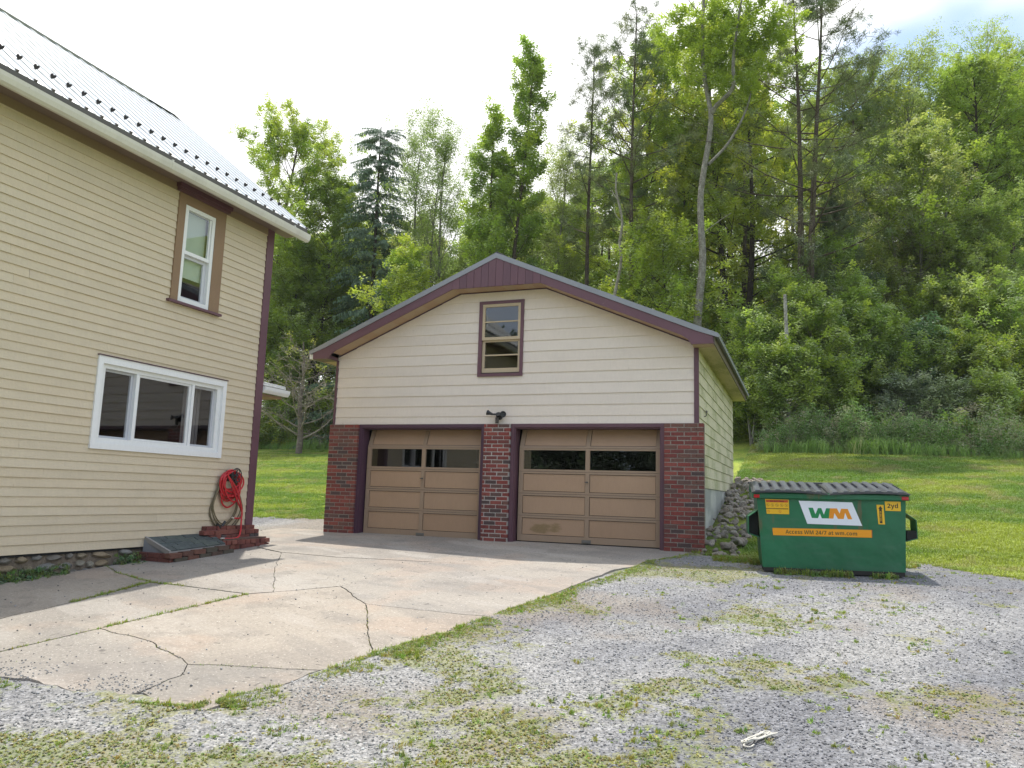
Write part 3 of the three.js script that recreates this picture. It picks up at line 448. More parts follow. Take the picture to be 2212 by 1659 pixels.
// floodlight on the garage wall
{
  const f = thing('floodlight', 'small dark twin floodlight with motion sensor on the siding above the middle pier', 'floodlight', [-3.24, 2.06, 0.02]);
  mesh('body', [cyl([0, -0.01, 0], [0, -0.01, 0.06], 0.05, 14), cyl([0, 0.0, 0.06], [0.0, 0.03, 0.1], 0.04, 12, 0.045)], blackPlastic, f);
  mesh('sensor', [chamfer(0.055, 0.1, 0.05, 0.01).translate(-0.015, -0.075, 0.09)], mat(0.05, 0.04, 0.035, { roughness: 0.35 }), f);
  mesh('lamp_head', [cyl([-0.05, 0.03, 0.07], [-0.1, 0.025, 0.11], 0.016, 8), new THREE.LatheGeometry([[0.002, 0], [0.02, 0.004], [0.024, 0.04], [0.046, 0.1], [0.042, 0.1], [0.02, 0.045]].map((p) => new THREE.Vector2(...p)), 16).rotateZ(1.25).translate(-0.09, 0.025, 0.115).toNonIndexed()], blackPlastic, f);
  mesh('lamp_head', [cyl([0.03, 0.03, 0.07], [0.07, 0.035, 0.1], 0.016, 8), new THREE.TorusGeometry(0.042, 0.012, 8, 18).rotateY(0.5).translate(0.1, 0.025, 0.12).toNonIndexed(), cyl([0.08, 0.025, 0.09], [0.1, 0.025, 0.115], 0.035, 14, 0.04)], blackPlastic, f);
}

// ---------------------------------------------------------------- the house (its own axes: x out of the long wall, z along it, corner at 0)
const HX = -6.7, HZ = 1.87, HT = -0.0096;
const drive = (lx, lz) => -0.06 * Math.max(0, HZ + lz) ;      // ground height in the house's axes
{
  const h = thing('house', 'beige clapboard farmhouse with ribbed metal roof, white gutter and plum corner board at the left', 'house', [HX, 0, HZ], HT);
  const L = 9.6, B = -5.7, EX = 0.4, EY = 5.12, SL = 0.797, RX = -2.85, RY = EY + SL * (EX - RX), wy = (x) => (x > RX ? EY + SL * (EX - x) : EY + SL * (EX - (2 * RX - x))) - 0.12;
  const big = [0.79, 3.05, 1.176, 2.343], up = [1.10, 2.03, 3.317, 4.885];
  const S = (poly) => poly.map(([z, y]) => [-z, y]);           // wall outlines are written in (z, y)
  const along = (geo) => geo.rotateY(Math.PI / 2);
  mesh('wall', [
    along(prism(S([[0.0, -0.06], [L, -0.06], [L, 4.99], [0.0, 4.99]]), -0.12, -0.012, [S([[0.93, 1.28], [2.9, 1.28], [2.9, 2.24], [0.93, 2.24]]), S([[1.33, 3.4], [1.87, 3.4], [1.87, 4.72], [1.33, 4.72]])])),
    box(B, B + 0.1, -0.06, 4.99, 0, L), prism([[B, -0.4], [-0.121, -0.4], [-0.121, wy(-0.121)], [RX, wy(RX)], [B, wy(B)]], 0.012, 0.1), prism([[B, -0.7], [-0.121, -0.7], [-0.121, wy(-0.121)], [RX, wy(RX)], [B, wy(B)]], L - 0.1, L),
    box(B + 0.1, -0.13, -0.1, -0.02, 0.1, L - 0.1), box(B + 0.1, -0.13, 2.6, 2.75, 0.1, L - 0.1),
  ], dark, h);
  const E = 0.1072, y00 = -0.06;
  for (let i = 0; y00 + i * E < 4.88; i++) {
    const y0 = y00 + i * E, y1 = Math.min(4.9, y0 + E + 0.003);
    let spans = [[0.128, L]];
    for (const [a, b, c, d] of [big, up]) if (y0 > c - 0.045 && y1 < d + 0.06) spans = spans.flatMap(([p, q]) => [[p, a + 0.012], [b - 0.012, q]]);
    // a butt joint somewhere along each course
    spans = spans.flatMap(([p, q]) => { if (q - p < 3.2) return [[p, q]]; const j = lerp(p + 1, q - 1, hash2(i, 3, 5)); return [[p, j - 0.0012], [j + 0.0012, q]]; });
    spans.forEach(([a, b], k) => { const warp = rr(R0, -0.0025, 0.003); mesh('siding_board', along(lapBoard(S([[b, y0], [a, y0], [a, y1], [b, y1]]), y0, E, 0, 0.0135 + warp)), housePaints[(i * 2 + k + (i % 5 === 0)) % 3], h); });
  }
  mesh('end_siding', Array.from({ length: 70 }, (_, i) => { const y0 = -0.06 + i * E; let p = clipHalf(clipHalf([[B, -0.2], [-0.02, -0.2], [-0.02, wy(0)], [RX, wy(RX)], [B, wy(B)]], 0, -1, -y0), 0, 1, y0 + E + 0.003); return p.length > 2 ? lapBoard(p, y0, E, 0, 0.013).rotateY(Math.PI).translate(B - 0.02, 0, 0) : null; }).filter(Boolean), housePaint, h);
  mesh('corner_board', [box(-0.12, 0.03, -0.08, 4.99, -0.03, 0.13)], plum, h);
  mesh('frieze_board', [box(-0.01, 0.024, 4.885, 4.995, -0.03, L)], tint(browns, 1.0, 1.12, 1.25), h);
  mesh('soffit', [box(-0.01, 0.36, 4.996, 5.02, -0.36, L)], frieze, h);
  mesh('fascia', [box(0.318, 0.345, 4.93, 5.04, -0.36, L)], frieze, h);
  // gutter: an open trough in lengths, with a dark guard inside
  { const prof = [[0.347, 5.045], [0.347, 4.912], [0.395, 4.905], [0.43, 4.93], [0.447, 4.985], [0.452, 5.03], [0.44, 5.032], [0.432, 4.985], [0.415, 4.937], [0.385, 4.92], [0.357, 4.925], [0.357, 5.045]];
    for (const [a, b] of [[-0.43, 2.6], [2.603, 5.65], [5.653, 9.6]]) mesh('gutter', [prism(prof, a, b)], gutterWhite, h);
    mesh('gutter_end', [prism([[0.347, 5.04], [0.347, 4.912], [0.395, 4.905], [0.43, 4.93], [0.447, 4.985], [0.452, 5.03]], -0.436, -0.428)], gutterWhite, h);
    mesh('gutter_guard', [box(0.36, 0.445, 5.026, 5.036, -0.42, L)], mat(0.05, 0.048, 0.045), h);
    const joint = [box(0.36, 0.455, 5.0, 5.05, 2.59, 2.62), box(0.36, 0.455, 5.0, 5.05, 5.64, 5.67), box(0.36, 0.455, 5.0, 5.05, -0.02, 0.01)]; mesh('gutter_hanger', joint, gutterWhite, h); }
  // roof: ribbed sheets, snow guards, ridge
  { const roof = sub('roof', h), len = Math.hypot(EX - RX, RY - EY), ang = Math.atan2(RY - EY, EX - RX), W = 0.852;
    const sheet = (() => { const P = [[0, 0]]; for (let i = 0; i < 4; i++) { const x = i * 0.213; P.push([x + 0.006, 0.02], [x + 0.026, 0.02], [x + 0.036, 0.0], [x + 0.098, 0], [x + 0.104, 0.007], [x + 0.116, 0.007], [x + 0.122, 0]); P.push([x + 0.213, 0]); } P.push([W, -0.008], [0, -0.008]); const s = prism(P, 0, len); return s; })();
    // own axes of a sheet: x across, y off the roof, z up the slope
    const place = (g0, z, back) => { const g = g0.clone(), m = new THREE.Matrix4(); const sx = back ? -1 : 1; m.makeBasis(new THREE.Vector3(0, 0, 1), new THREE.Vector3(sx * Math.sin(ang), Math.cos(ang), 0), new THREE.Vector3(-sx * Math.cos(ang), Math.sin(ang), 0)); m.setPosition(back ? 2 * RX - EX : EX, EY, z); g.applyMatrix4(m); return g; };
    const tints = [roofMetal, tint(roofMetal, 0.97, 0.98, 0.985), tint(roofMetal, 1, 1, 1)];
    for (let i = 0; i < 12; i++) { mesh('roof_sheet', place(sheet, -0.38 + i * W, false), tints[i % 3], roof); mesh('roof_sheet', place(sheet, -0.38 + i * W, true), tints[(i + 1) % 3], roof); }
    mesh('roof_deck', [prism([[EX - 0.02, EY - 0.012], [RX, RY - 0.012], [2 * RX - EX, EY - 0.012], [2 * RX - EX, EY - 0.05], [RX, RY - 0.06], [EX - 0.02, EY - 0.06]], -0.36, L)], tint(frieze, 0.5, 0.5, 0.5), roof);
    mesh('eave_flashing', [box(EX - 0.02, EX + 0.012, EY - 0.085, EY - 0.009, -0.38, L), ...Array.from({ length: 46 }, (_, i) => place(box(0, 0.03, -0.006, 0.026, -0.012, 0.02), -0.376 + i * 0.213, false))], lead, roof);
    mesh('ridge_vent', [prism([[RX - 0.16, RY - 0.13 + 0.02], [RX, RY + 0.012], [RX + 0.16, RY - 0.13 + 0.02], [RX + 0.16, RY - 0.13 + 0.045], [RX, RY + 0.03], [RX - 0.16, RY - 0.13 + 0.045]], 0.35, L)], tint(lead, 0.5, 0.5, 0.5), roof);
    for (let i = 0; i < 10; i++) mesh('ridge_cap', [prism([[RX - 0.18, RY - 0.13 + 0.04], [RX, RY + 0.025], [RX + 0.18, RY - 0.13 + 0.04], [RX + 0.18, RY - 0.13 + 0.046], [RX, RY + 0.035], [RX - 0.18, RY - 0.13 + 0.046]], -0.39 + i * 1.0, -0.394 + (i + 1) * 1.0)], tints[i % 3], roof);
    const sg = (() => { const s = new THREE.Shape(); s.moveTo(0, 0); s.bezierCurveTo(-0.05, 0.03, -0.075, 0.07, -0.06, 0.1); s.bezierCurveTo(-0.045, 0.125, -0.01, 0.12, 0, 0.085); s.bezierCurveTo(0.01, 0.12, 0.045, 0.125, 0.06, 0.1); s.bezierCurveTo(0.075, 0.07, 0.05, 0.03, 0, 0); const a = new THREE.ExtrudeGeometry(s, { depth: 0.008, bevelEnabled: false, curveSegments: 5 }); return mergeGeometries([uvBox(a), box(-0.016, 0.016, 0, 0.008, -0.01, 0.12)]); })();
    for (let i = 0; i < 40; i++) { const o = mesh('snow_guard', sg, darkMetal, roof), m = new THREE.Matrix4(); m.makeBasis(new THREE.Vector3(0, 0, 1), new THREE.Vector3(Math.sin(ang), Math.cos(ang), 0), new THREE.Vector3(-Math.cos(ang), Math.sin(ang), 0)); const up2 = 0.74; m.setPosition(EX - up2 * Math.cos(ang), EY + up2 * Math.sin(ang), -0.375 + 0.068 + i * 0.213 + 0.0); o.applyMatrix4(m); o.scale.set(0.54, 0.56, 0.56); o.rotateX(rr(R0, -0.08, 0.08)); o.rotateY(rr(R0, -0.12, 0.12)); }
  }
  // picture window
  { const w = sub('picture_window', h), [a, b, c, d] = big, F = (z0, z1, y0, y1, x0, x1) => box(x0, x1, y0, y1, z0, z1), t = 0.092;
    mesh('trim', [F(a, b, d - t, d, -0.01, 0.036), F(a, b, c, c + t - 0.01, -0.01, 0.038), F(a, a + t - 0.02, c + t - 0.01, d - t, -0.01, 0.036), F(b - t + 0.02, b, c + t - 0.01, d - t, -0.01, 0.036)], whiteVinyl, w);
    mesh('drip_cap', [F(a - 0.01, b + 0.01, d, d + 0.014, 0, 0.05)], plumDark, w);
    const fr = []; fr.push(F(a + t - 0.02, b - t + 0.02, d - t - 0.055, d - t, -0.09, -0.004), F(a + t - 0.02, b - t + 0.02, c + t - 0.01, c + t + 0.05, -0.09, 0.002), F(a + t - 0.02, a + t + 0.055, c + t + 0.05, d - t - 0.055, -0.09, -0.004), F(b - t - 0.05, b - t + 0.02, c + t + 0.05, d - t - 0.055, -0.09, -0.004)); mesh('frame', fr, tint(whiteVinyl, 0.96, 0.96, 0.95), w);
    const y0 = c + t + 0.051, y1 = d - t - 0.056;
    mesh('mullion', [F(1.396, 1.44, y0, y1, -0.07, 0.0)], whiteVinyl, w); mesh('mullion', [F(2.385, 2.425, y0, y1, -0.07, 0.0)], whiteVinyl, w);
    const sashOf = (z0, z1, x) => [F(z0, z1, y1 - 0.03, y1 - 0.001, x - 0.03, x), F(z0, z1, y0 + 0.001, y0 + 0.03, x - 0.03, x), F(z0, z0 + 0.04, y0 + 0.03, y1 - 0.03, x - 0.03, x), F(z1 - 0.03, z1, y0 + 0.03, y1 - 0.03, x - 0.03, x)];
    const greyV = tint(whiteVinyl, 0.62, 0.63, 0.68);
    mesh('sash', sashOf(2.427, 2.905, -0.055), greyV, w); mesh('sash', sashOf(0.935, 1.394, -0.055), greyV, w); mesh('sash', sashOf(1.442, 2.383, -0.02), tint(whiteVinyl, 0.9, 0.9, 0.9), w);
    for (const [p, q, x] of [[2.45, 2.89, -0.066], [0.96, 1.38, -0.066], [1.465, 2.37, -0.03]]) mesh('pane', new THREE.PlaneGeometry(q - p, y1 - y0 - 0.04).rotateY(Math.PI / 2).translate(x, (y0 + y1) / 2, (p + q) / 2), glass, w);
    mesh('curtain', Array.from({ length: 11 }, (_, k) => F(1.0 + k * 0.03, 1.032 + k * 0.03, 1.2, 2.4, -0.27 + 0.012 * (k % 2), -0.262 + 0.012 * (k % 2))), mat(0.16, 0.15, 0.15), w);
  }
  // upstairs window
  { const w = sub('upper_window', h), [a, b, c, d] = up, F = (z0, z1, y0, y1, x0, x1) => box(x0, x1, y0, y1, z0, z1);
    mesh('casing', [F(a, 1.302, c, d, -0.01, 0.032), F(1.903, b, c, d, -0.01, 0.032), F(1.302, 1.903, 4.747, d, -0.01, 0.032)], browns, w);
    mesh('sill', [F(1.07, 2.085, 3.283, 3.317, -0.01, 0.075)], plum, w);
    mesh('crown', [F(1.08, 2.085, 4.89, 4.935, 0.025, 0.085), F(1.06, 2.105, 4.935, 4.995, 0.025, 0.11)], plum, w);
    mesh('frame', [F(1.303, 1.36, 3.33, 4.746, -0.05, 0.022), F(1.845, 1.902, 3.33, 4.746, -0.05, 0.022), F(1.36, 1.845, 4.69, 4.746, -0.05, 0.022), F(1.36, 1.845, 3.33, 3.39, -0.05, 0.026)], whiteVinyl, w);
    mesh('upper_sash', [F(1.362, 1.39, 4.06, 4.688, -0.03, 0.002), F(1.815, 1.843, 4.06, 4.688, -0.03, 0.002), F(1.362, 1.843, 4.035, 4.085, -0.03, 0.012)], whiteVinyl, w);
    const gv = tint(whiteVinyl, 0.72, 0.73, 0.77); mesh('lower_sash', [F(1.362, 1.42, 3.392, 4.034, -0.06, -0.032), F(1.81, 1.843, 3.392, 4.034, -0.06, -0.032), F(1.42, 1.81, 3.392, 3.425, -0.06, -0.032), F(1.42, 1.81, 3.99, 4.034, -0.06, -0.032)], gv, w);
    mesh('pane', new THREE.PlaneGeometry(0.43, 0.62).rotateY(Math.PI / 2).translate(-0.012, 4.385, 1.603), glass, w); mesh('pane', new THREE.PlaneGeometry(0.4, 0.58).rotateY(Math.PI / 2).translate(-0.046, 3.71, 1.615), glass, w);
    mesh('blind', [F(1.37, 1.84, 3.72, 4.7, -0.1, -0.09)], mat(0.34, 0.42, 0.36, { roughness: 0.9 }), w);
  }
  // rubble foundation and what lies at its foot
  { const f = sub('foundation', h); mesh('mortar', [box(-0.3, -0.035, -0.95, -0.07, 0.0, L)], tint(mortar, 0.45, 0.4, 0.34), f); mesh('sill_gap', [box(-0.1, -0.005, -0.09, -0.061, 0, L)], dark, f);
    const cols = [[0.27, 0.22, 0.15], [0.30, 0.27, 0.21], [0.22, 0.2, 0.17], [0.33, 0.26, 0.17], [0.25, 0.24, 0.22]].map((c) => new THREE.MeshStandardMaterial({ color: col(...c.map((q) => q * 1.9)), map: brickTex, bumpMap: brickBump, bumpScale: 0.008, roughness: 0.95 }));
    const gs = [0, 1, 2, 3].map((k) => rock(k + 40, 1.0, 2)); const r = rng(77);
    let row = 0; for (let y = -0.075; row < 7; row++) { const hh = rr(r, 0.075, 0.11); y -= hh / 2; for (let z = 2.15 + rr(r, 0, 0.1); z < 7.4;) { const wd = rr(r, 0.09, 0.42) * rr(r, 0.8, 1.1); z += wd / 2; if (y > drive(0, z) - 0.06) { const o = mesh('stone', gs[(r() * 4) | 0], cols[(r() * 5) | 0], f); o.position.set(rr(r, -0.045, -0.015), y + rr(r, -0.01, 0.01), z); o.scale.set(0.085, hh * 0.53, wd * 0.52); o.rotation.set(rr(r, -0.15, 0.15), 0, rr(r, -0.1, 0.1)); } z += wd / 2; } y -= hh / 2; }
  }
  // the porch roof that looks out behind the corner
  { const p = sub('porch_roof', h), gs = [prism([[-1.3, 2.72], [0.02, 2.43], [0.02, 2.405], [-1.3, 2.69]], -0.62, -0.04)]; for (let z = -0.6; z < -0.06; z += 0.1) gs.push(prism([[-1.3, 2.722], [0.03, 2.43], [0.03, 2.455], [-1.3, 2.74]], z, z + 0.035));
    mesh('sheet', gs, roofMetal, p); mesh('eave_edge', [box(-0.01, 0.015, 2.385, 2.408, -0.6, -0.03)], lead, p); mesh('gutter', [prism([[-0.04, 2.38], [-0.03, 2.29], [0.03, 2.285], [0.065, 2.33], [0.075, 2.385], [-0.04, 2.385]], -0.68, -0.032)], whiteVinyl, p);
    mesh('soffit', [box(-1.3, -0.04, 2.24, 2.28, -0.6, -0.035)], browns, p); }
}
// rounded rubble, unit size
function rock(seed, rough = 1, det = 1) {
  const g = new THREE.IcosahedronGeometry(1, det), p = g.attributes.position;
  for (let i = 0; i < p.count; i++) { V4.fromBufferAttribute(p, i); const k = 0.86 + 0.3 * rough * (fbm(V4.x * 1.7 + seed * 7.1, V4.y * 1.7 + V4.z * 2.3, 2, seed) - 0.4); V4.multiplyScalar(k); for (const a of ['x', 'y', 'z']) V4[a] = Math.sign(V4[a]) * Math.min(Math.abs(V4[a]), 0.55 + 0.35 * hash2(seed, a.charCodeAt(0), 3)); const cut = [[0.7, 0.5, 0.5], [-0.6, 0.6, 0.5], [0.3, 0.6, -0.75], [-0.5, -0.2, -0.8], [0.75, -0.4, -0.5]]; for (let q = 0; q < 5; q++) { const n = cut[(q + seed) % 5], d = V4.x * n[0] + V4.y * n[1] + V4.z * n[2], lim = 0.42 + 0.3 * hash2(seed, q, 8); if (d > lim) { V4.x -= n[0] * (d - lim); V4.y -= n[1] * (d - lim); V4.z -= n[2] * (d - lim); } } p.setXYZ(i, V4.x, V4.y, V4.z); }
  return uvBox(g);
}

// ---------------------------------------------------------------- what stands against the house
function houseThing(name, label, cat, b, group) {
  const c = Math.cos(HT), s = Math.sin(HT), t = thing(name, label, cat, [HX + c * b[0] + s * b[2], b[1], HZ - s * b[0] + c * b[2]], HT, group);
  t.put = (n, geos, m, parent = t) => mesh(n, (Array.isArray(geos) ? geos : [geos]).map((g) => g.translate(-b[0], -b[1], -b[2])), m, parent);
  t.base = b; return t;
}
{
  const t = houseThing('cellar_hatch', 'low cellar hatch with sloping slate grey shingled lid against the house wall', 'cellar hatch', [0.3, -0.2, 1.5]);
  const BL = [0.02, 0.052, 2.04], BR = [0.02, 0.058, 0.86], FR = [0.52, -0.052, 1.1], FL = [0.5, -0.1, 2.1];
  const at = (u, v) => { const q = [0, 1, 2].map((k) => lerp(lerp(BL[k], BR[k], u), lerp(FL[k], FR[k], u), v)); return q; };   // u along the wall, v down the lid
  const plate = (u0, u1, v0, v1, y0, y1) => { const P = [[u0, v0], [u1, v0], [u1, v1], [u0, v1]].map(([u, v]) => at(u, v)), v = []; const a = P.map((p) => new THREE.Vector3(p[0], p[1] + y1, p[2])), b = P.map((p) => new THREE.Vector3(p[0], p[1] + y0, p[2])); const quad = (p, q, r, s) => v.push(p, q, r, p, r, s); quad(a[0], a[1], a[2], a[3]); quad(b[3], b[2], b[1], b[0]); for (let i = 0; i < 4; i++) quad(a[i], b[i], b[(i + 1) % 4], a[(i + 1) % 4]); return uvBox(new THREE.BufferGeometry().setFromPoints(v), uo(), uo()); };
  const shTex = colourTex(256, 256, (u, v) => { const a = vnoise(u * 128, v * 128, 421, 128), b = fbm(u * 8, v * 8, 4, 423, 8); return mixc([0.055, 0.07, 0.07], [0.11, 0.13, 0.125], b).map((q) => q * (0.6 + 0.8 * a)); }, 0.5);
  const shm = [0.9, 1, 0.78, 1].map((k, i) => new THREE.MeshStandardMaterial({ map: shTex, color: col(k, k, i === 3 ? k * 0.9 : k), roughness: 0.95 }));
  t.put('lid_board', [plate(0, 1, 0, 1, -0.03, 0.0)], mat(0.13, 0.12, 0.11));
  let q = 0; for (let r = 0; r < 4; r++) { const v0 = r * 0.25, off = r % 2 ? -0.13 : 0; for (let u = off; u < 1; u += 0.26) { const a = Math.max(0, u + 0.004), b = Math.min(1, u + 0.256); if (b - a > 0.04) t.put('shingle', plate(a, b, v0, Math.min(1.03, v0 + 0.262), 0.002 + 0.004 * (r % 2), 0.01 + 0.004 * (r % 2) + 0.003 * (q % 3)), shm[(q++ * 7 + r) % 4]); } }
  t.put('edge_strip', [plate(-0.012, 0.02, -0.02, 1.05, -0.04, 0.018), plate(0, 1, 1.0, 1.025, -0.035, 0.0)], mat(0.30, 0.29, 0.28, { roughness: 0.6, metalness: 0.2 }));
  t.put('side_board', [(() => { const g = prism([[0.0, -0.21], [0.5, -0.22], [0.5, -0.12], [0.02, 0.03]], 2.035, 2.06); return g; })()], mat(0.24, 0.25, 0.27));
  // the brick kerb under it
  const r = rng(313); for (let c = 0; c < 2; c++) for (let z = 1.12; z < 2.12; z += 0.215) { const zz = Math.min(z + (c ? 0.1 : 0), 2.08); const b = t.put('brick', new THREE.BufferGeometry().copy(brickGeo(0.095, 0.06, 0.2, 1)), r() < 0.35 ? new THREE.MeshStandardMaterial({ color: col(0.10, 0.085, 0.062), map: brickTex, roughness: 0.95 }) : [bm(0.13, 0.062, 0.045), bm(0.12, 0.075, 0.055), bm(0.17, 0.075, 0.052)][(r() * 3) | 0]); b.position.set(0.56 + rr(r, -0.01, 0.01), drive(0, zz) + 0.03 + c * 0.062, zz); b.rotation.set(0, rr(r, -0.08, 0.08), rr(r, -0.06, 0.06)); b.position.x += 0; b.geometry = brickGeo(0.095, 0.06, 0.2, 1); b.position.sub(new THREE.Vector3(...t.base)); }
  for (let x = 0.06; x < 0.56; x += 0.205) for (let c = 0; c < 2; c++) { const b = mesh('brick', brickGeo(0.195, 0.06, 0.095, 2), [bm(0.17, 0.06, 0.048), bm(0.13, 0.07, 0.055)][(r() * 2) | 0], t); b.position.set(x - t.base[0] + c * 0.03, drive(0, 2.1) + 0.02 + c * 0.063 - t.base[1], 2.1 - t.base[2]); b.rotation.y = rr(r, -0.06, 0.06); }
}
{
  const t = houseThing('brick_kerb', 'low stepped stack of old red bricks at the house corner under the hoses', 'brick kerb', [0.2, -0.13, 0.5]), r = rng(515);
  mesh('mortar', [box(-0.2, 0.18, -0.1, 0.14, -0.45, 0.48), box(0.0, 0.2, -0.1, 0.09, -0.45, 0.2)], tint(mortar, 0.3, 0.2, 0.17), t);
  const dk = [bm(0.24, 0.078, 0.06), bm(0.19, 0.062, 0.05), bm(0.27, 0.10, 0.072), bm(0.11, 0.09, 0.085)];
  for (let c = 0; c < 5; c++) for (let k = 0, z = 0.03; z < 1.02; k++) {
    const wd = c === 4 && z > 0.25 && k % 3 ? 0.2 : 0.1; z += wd / 2 + 0.004;
    const front = c < 3, x = front ? rr(r, 0.30, 0.345) : rr(r, 0.12, 0.14), y = -0.155 + c * 0.066;
    const b = mesh('brick', brickGeo(wd > 0.15 ? 0.1 : 0.2, 0.06, wd - 0.004, k % 3), dk[r() < 0.1 ? 3 : (r() * 3) | 0], t); b.position.set(x - t.base[0], y - t.base[1] - 0.02, z - t.base[2]); b.rotation.set(rr(r, -0.05, 0.05), rr(r, -0.06, 0.06), rr(r, -0.04, 0.04)); z += wd / 2;
  }
  for (let i = 0; i < 5; i++) { const b = mesh('brick', brickGeo(0.1, 0.06, 0.196, 1), dk[i % 3], t); b.position.set(0.06 - t.base[0] + rr(r, -0.01, 0.02), 0.145 - t.base[1], 0.12 + i * 0.205 - t.base[2]); b.rotation.y = rr(r, -0.1, 0.1); }
}
{
  const t = houseThing('hose_holder', 'black wrought iron hose holder fixed to the clapboards near the house corner', 'hose holder', [0.02, 0.92, 0.53]);
  const ring = (y, z, R, r, x = 0.13) => new THREE.TorusGeometry(R, r, 6, 22).rotateY(Math.PI / 2).translate(x, y, z).toNonIndexed();
  t.put('front_plate', [ring(0.93, 0.53, 0.105, 0.008), ring(0.985, 0.50, 0.03, 0.006), ring(0.965, 0.57, 0.03, 0.006), ring(0.905, 0.49, 0.032, 0.006), ring(0.9, 0.565, 0.034, 0.006), ring(0.935, 0.53, 0.02, 0.007), ring(1.0, 0.545, 0.022, 0.005), cyl([0.13, 0.83, 0.53], [0.13, 1.03, 0.53], 0.006, 6), cyl([0.13, 0.93, 0.43], [0.13, 0.93, 0.63], 0.006, 6)], darkMetal);
  t.put('bracket', [cyl([0.0, 0.95, 0.46], [0.13, 0.95, 0.46], 0.008, 6), cyl([0.0, 0.95, 0.6], [0.13, 0.95, 0.6], 0.008, 6), tube([[0.02, 0.93, 0.44], [0.06, 0.99, 0.49], [0.06, 1.0, 0.57], [0.02, 0.93, 0.62]], 0.007), box(0.015, 0.024, 0.84, 1.0, 0.43, 0.63)], darkMetal);
}
{
  const r = rng(616), red = mat(0.50, 0.022, 0.03, { roughness: 0.35 });
  const t = houseThing('garden_hose', 'bright red garden hose coiled on the holder with its end trailing over the hatch', 'hose', [0.1, 0.7, 0.55]);
  const P = []; for (let k = 0; k < 12; k++) { const top = 0.99 + rr(r, -0.02, 0.02), bot = 0.62 + rr(r, -0.1, 0.1) - (k === 4 ? 0.1 : 0), z0 = 0.595 + rr(r, -0.03, 0.02) + k * 0.002, w = 0.175 + rr(r, 0, 0.07), x = 0.055 + (k % 4) * 0.017 + rr(r, 0, 0.012); for (let a = 0; a < 8; a++) { const th = a / 8 * 2 * Math.PI, cy = (top + bot) / 2, hy = (top - bot) / 2; P.push([x + 0.015 * Math.cos(th * 2 + k), cy + hy * Math.cos(th), z0 - 0.075 * (1 - Math.cos(th)) * 0 + w * Math.sin(th) * (Math.cos(th) > 0 ? 0.85 : 1) - 0.05 * Math.max(0, -Math.cos(th)) * (k % 2 ? 1 : -0.3)]); } }
  t.put('hose', [tube(P, 0.0125, 8, 4)], red);
  t.put('hose_tail', [tube([[0.13, 0.95, 0.74], [0.15, 0.8, 0.65], [0.14, 0.62, 0.53], [0.14, 0.46, 0.42], [0.15, 0.36, 0.365], [0.15, 0.30, 0.38], [0.15, 0.285, 0.45], [0.14, 0.29, 0.53]], 0.0125, 8, 6), tube([[0.12, 0.92, 0.7], [0.16, 0.74, 0.56], [0.17, 0.55, 0.46], [0.18, 0.40, 0.41], [0.2, 0.24, 0.43], [0.26, 0.10, 0.5], [0.34, 0.02, 0.64], [0.36, 0.006, 0.8], [0.34, 0.012, 0.93]], 0.0125, 8, 6)], red);
  t.put('coupling', [cyl([0.34, 0.012, 0.925], [0.335, 0.014, 0.985], 0.014, 10), cyl([0.14, 0.29, 0.53], [0.135, 0.3, 0.565], 0.013, 10)], mat(0.6, 0.58, 0.52, { metalness: 0.3, roughness: 0.35 }));
  const t2 = houseThing('garden_hose', 'faded olive brown garden hose hanging in long loops behind the red one', 'hose', [0.06, 0.5, 0.6]);
  const Q = []; for (let k = 0; k < 4; k++) { const top = 0.95 + rr(r, -0.02, 0.02), bot = [0.09, 0.17, 0.12, 0.2][k], z0 = [0.60, 0.66, 0.63, 0.69][k], w = [0.36, 0.28, 0.31, 0.25][k], x = 0.035 + k * 0.014; for (let a = 0; a < 10; a++) { const th = a / 10 * 2 * Math.PI, cy = (top + bot) / 2, hy = (top - bot) / 2; Q.push([x + 0.008 * Math.sin(th * 3), cy + hy * Math.cos(th), z0 - 0.02 + w * Math.sin(th) * (Math.cos(th) > 0.3 ? 0.72 : 1)]); } }
  t2.put('hose', [tube(Q, 0.010, 8, 4)], mat(0.15, 0.12, 0.065, { roughness: 0.5 }));
  t2.put('coupling', [cyl([0.1, 0.2, 0.83], [0.11, 0.15, 0.76], 0.022, 8), cyl([0.1, 0.17, 0.72], [0.1, 0.24, 0.66], 0.02, 8)], mat(0.03, 0.03, 0.03, { roughness: 0.4 }));
}

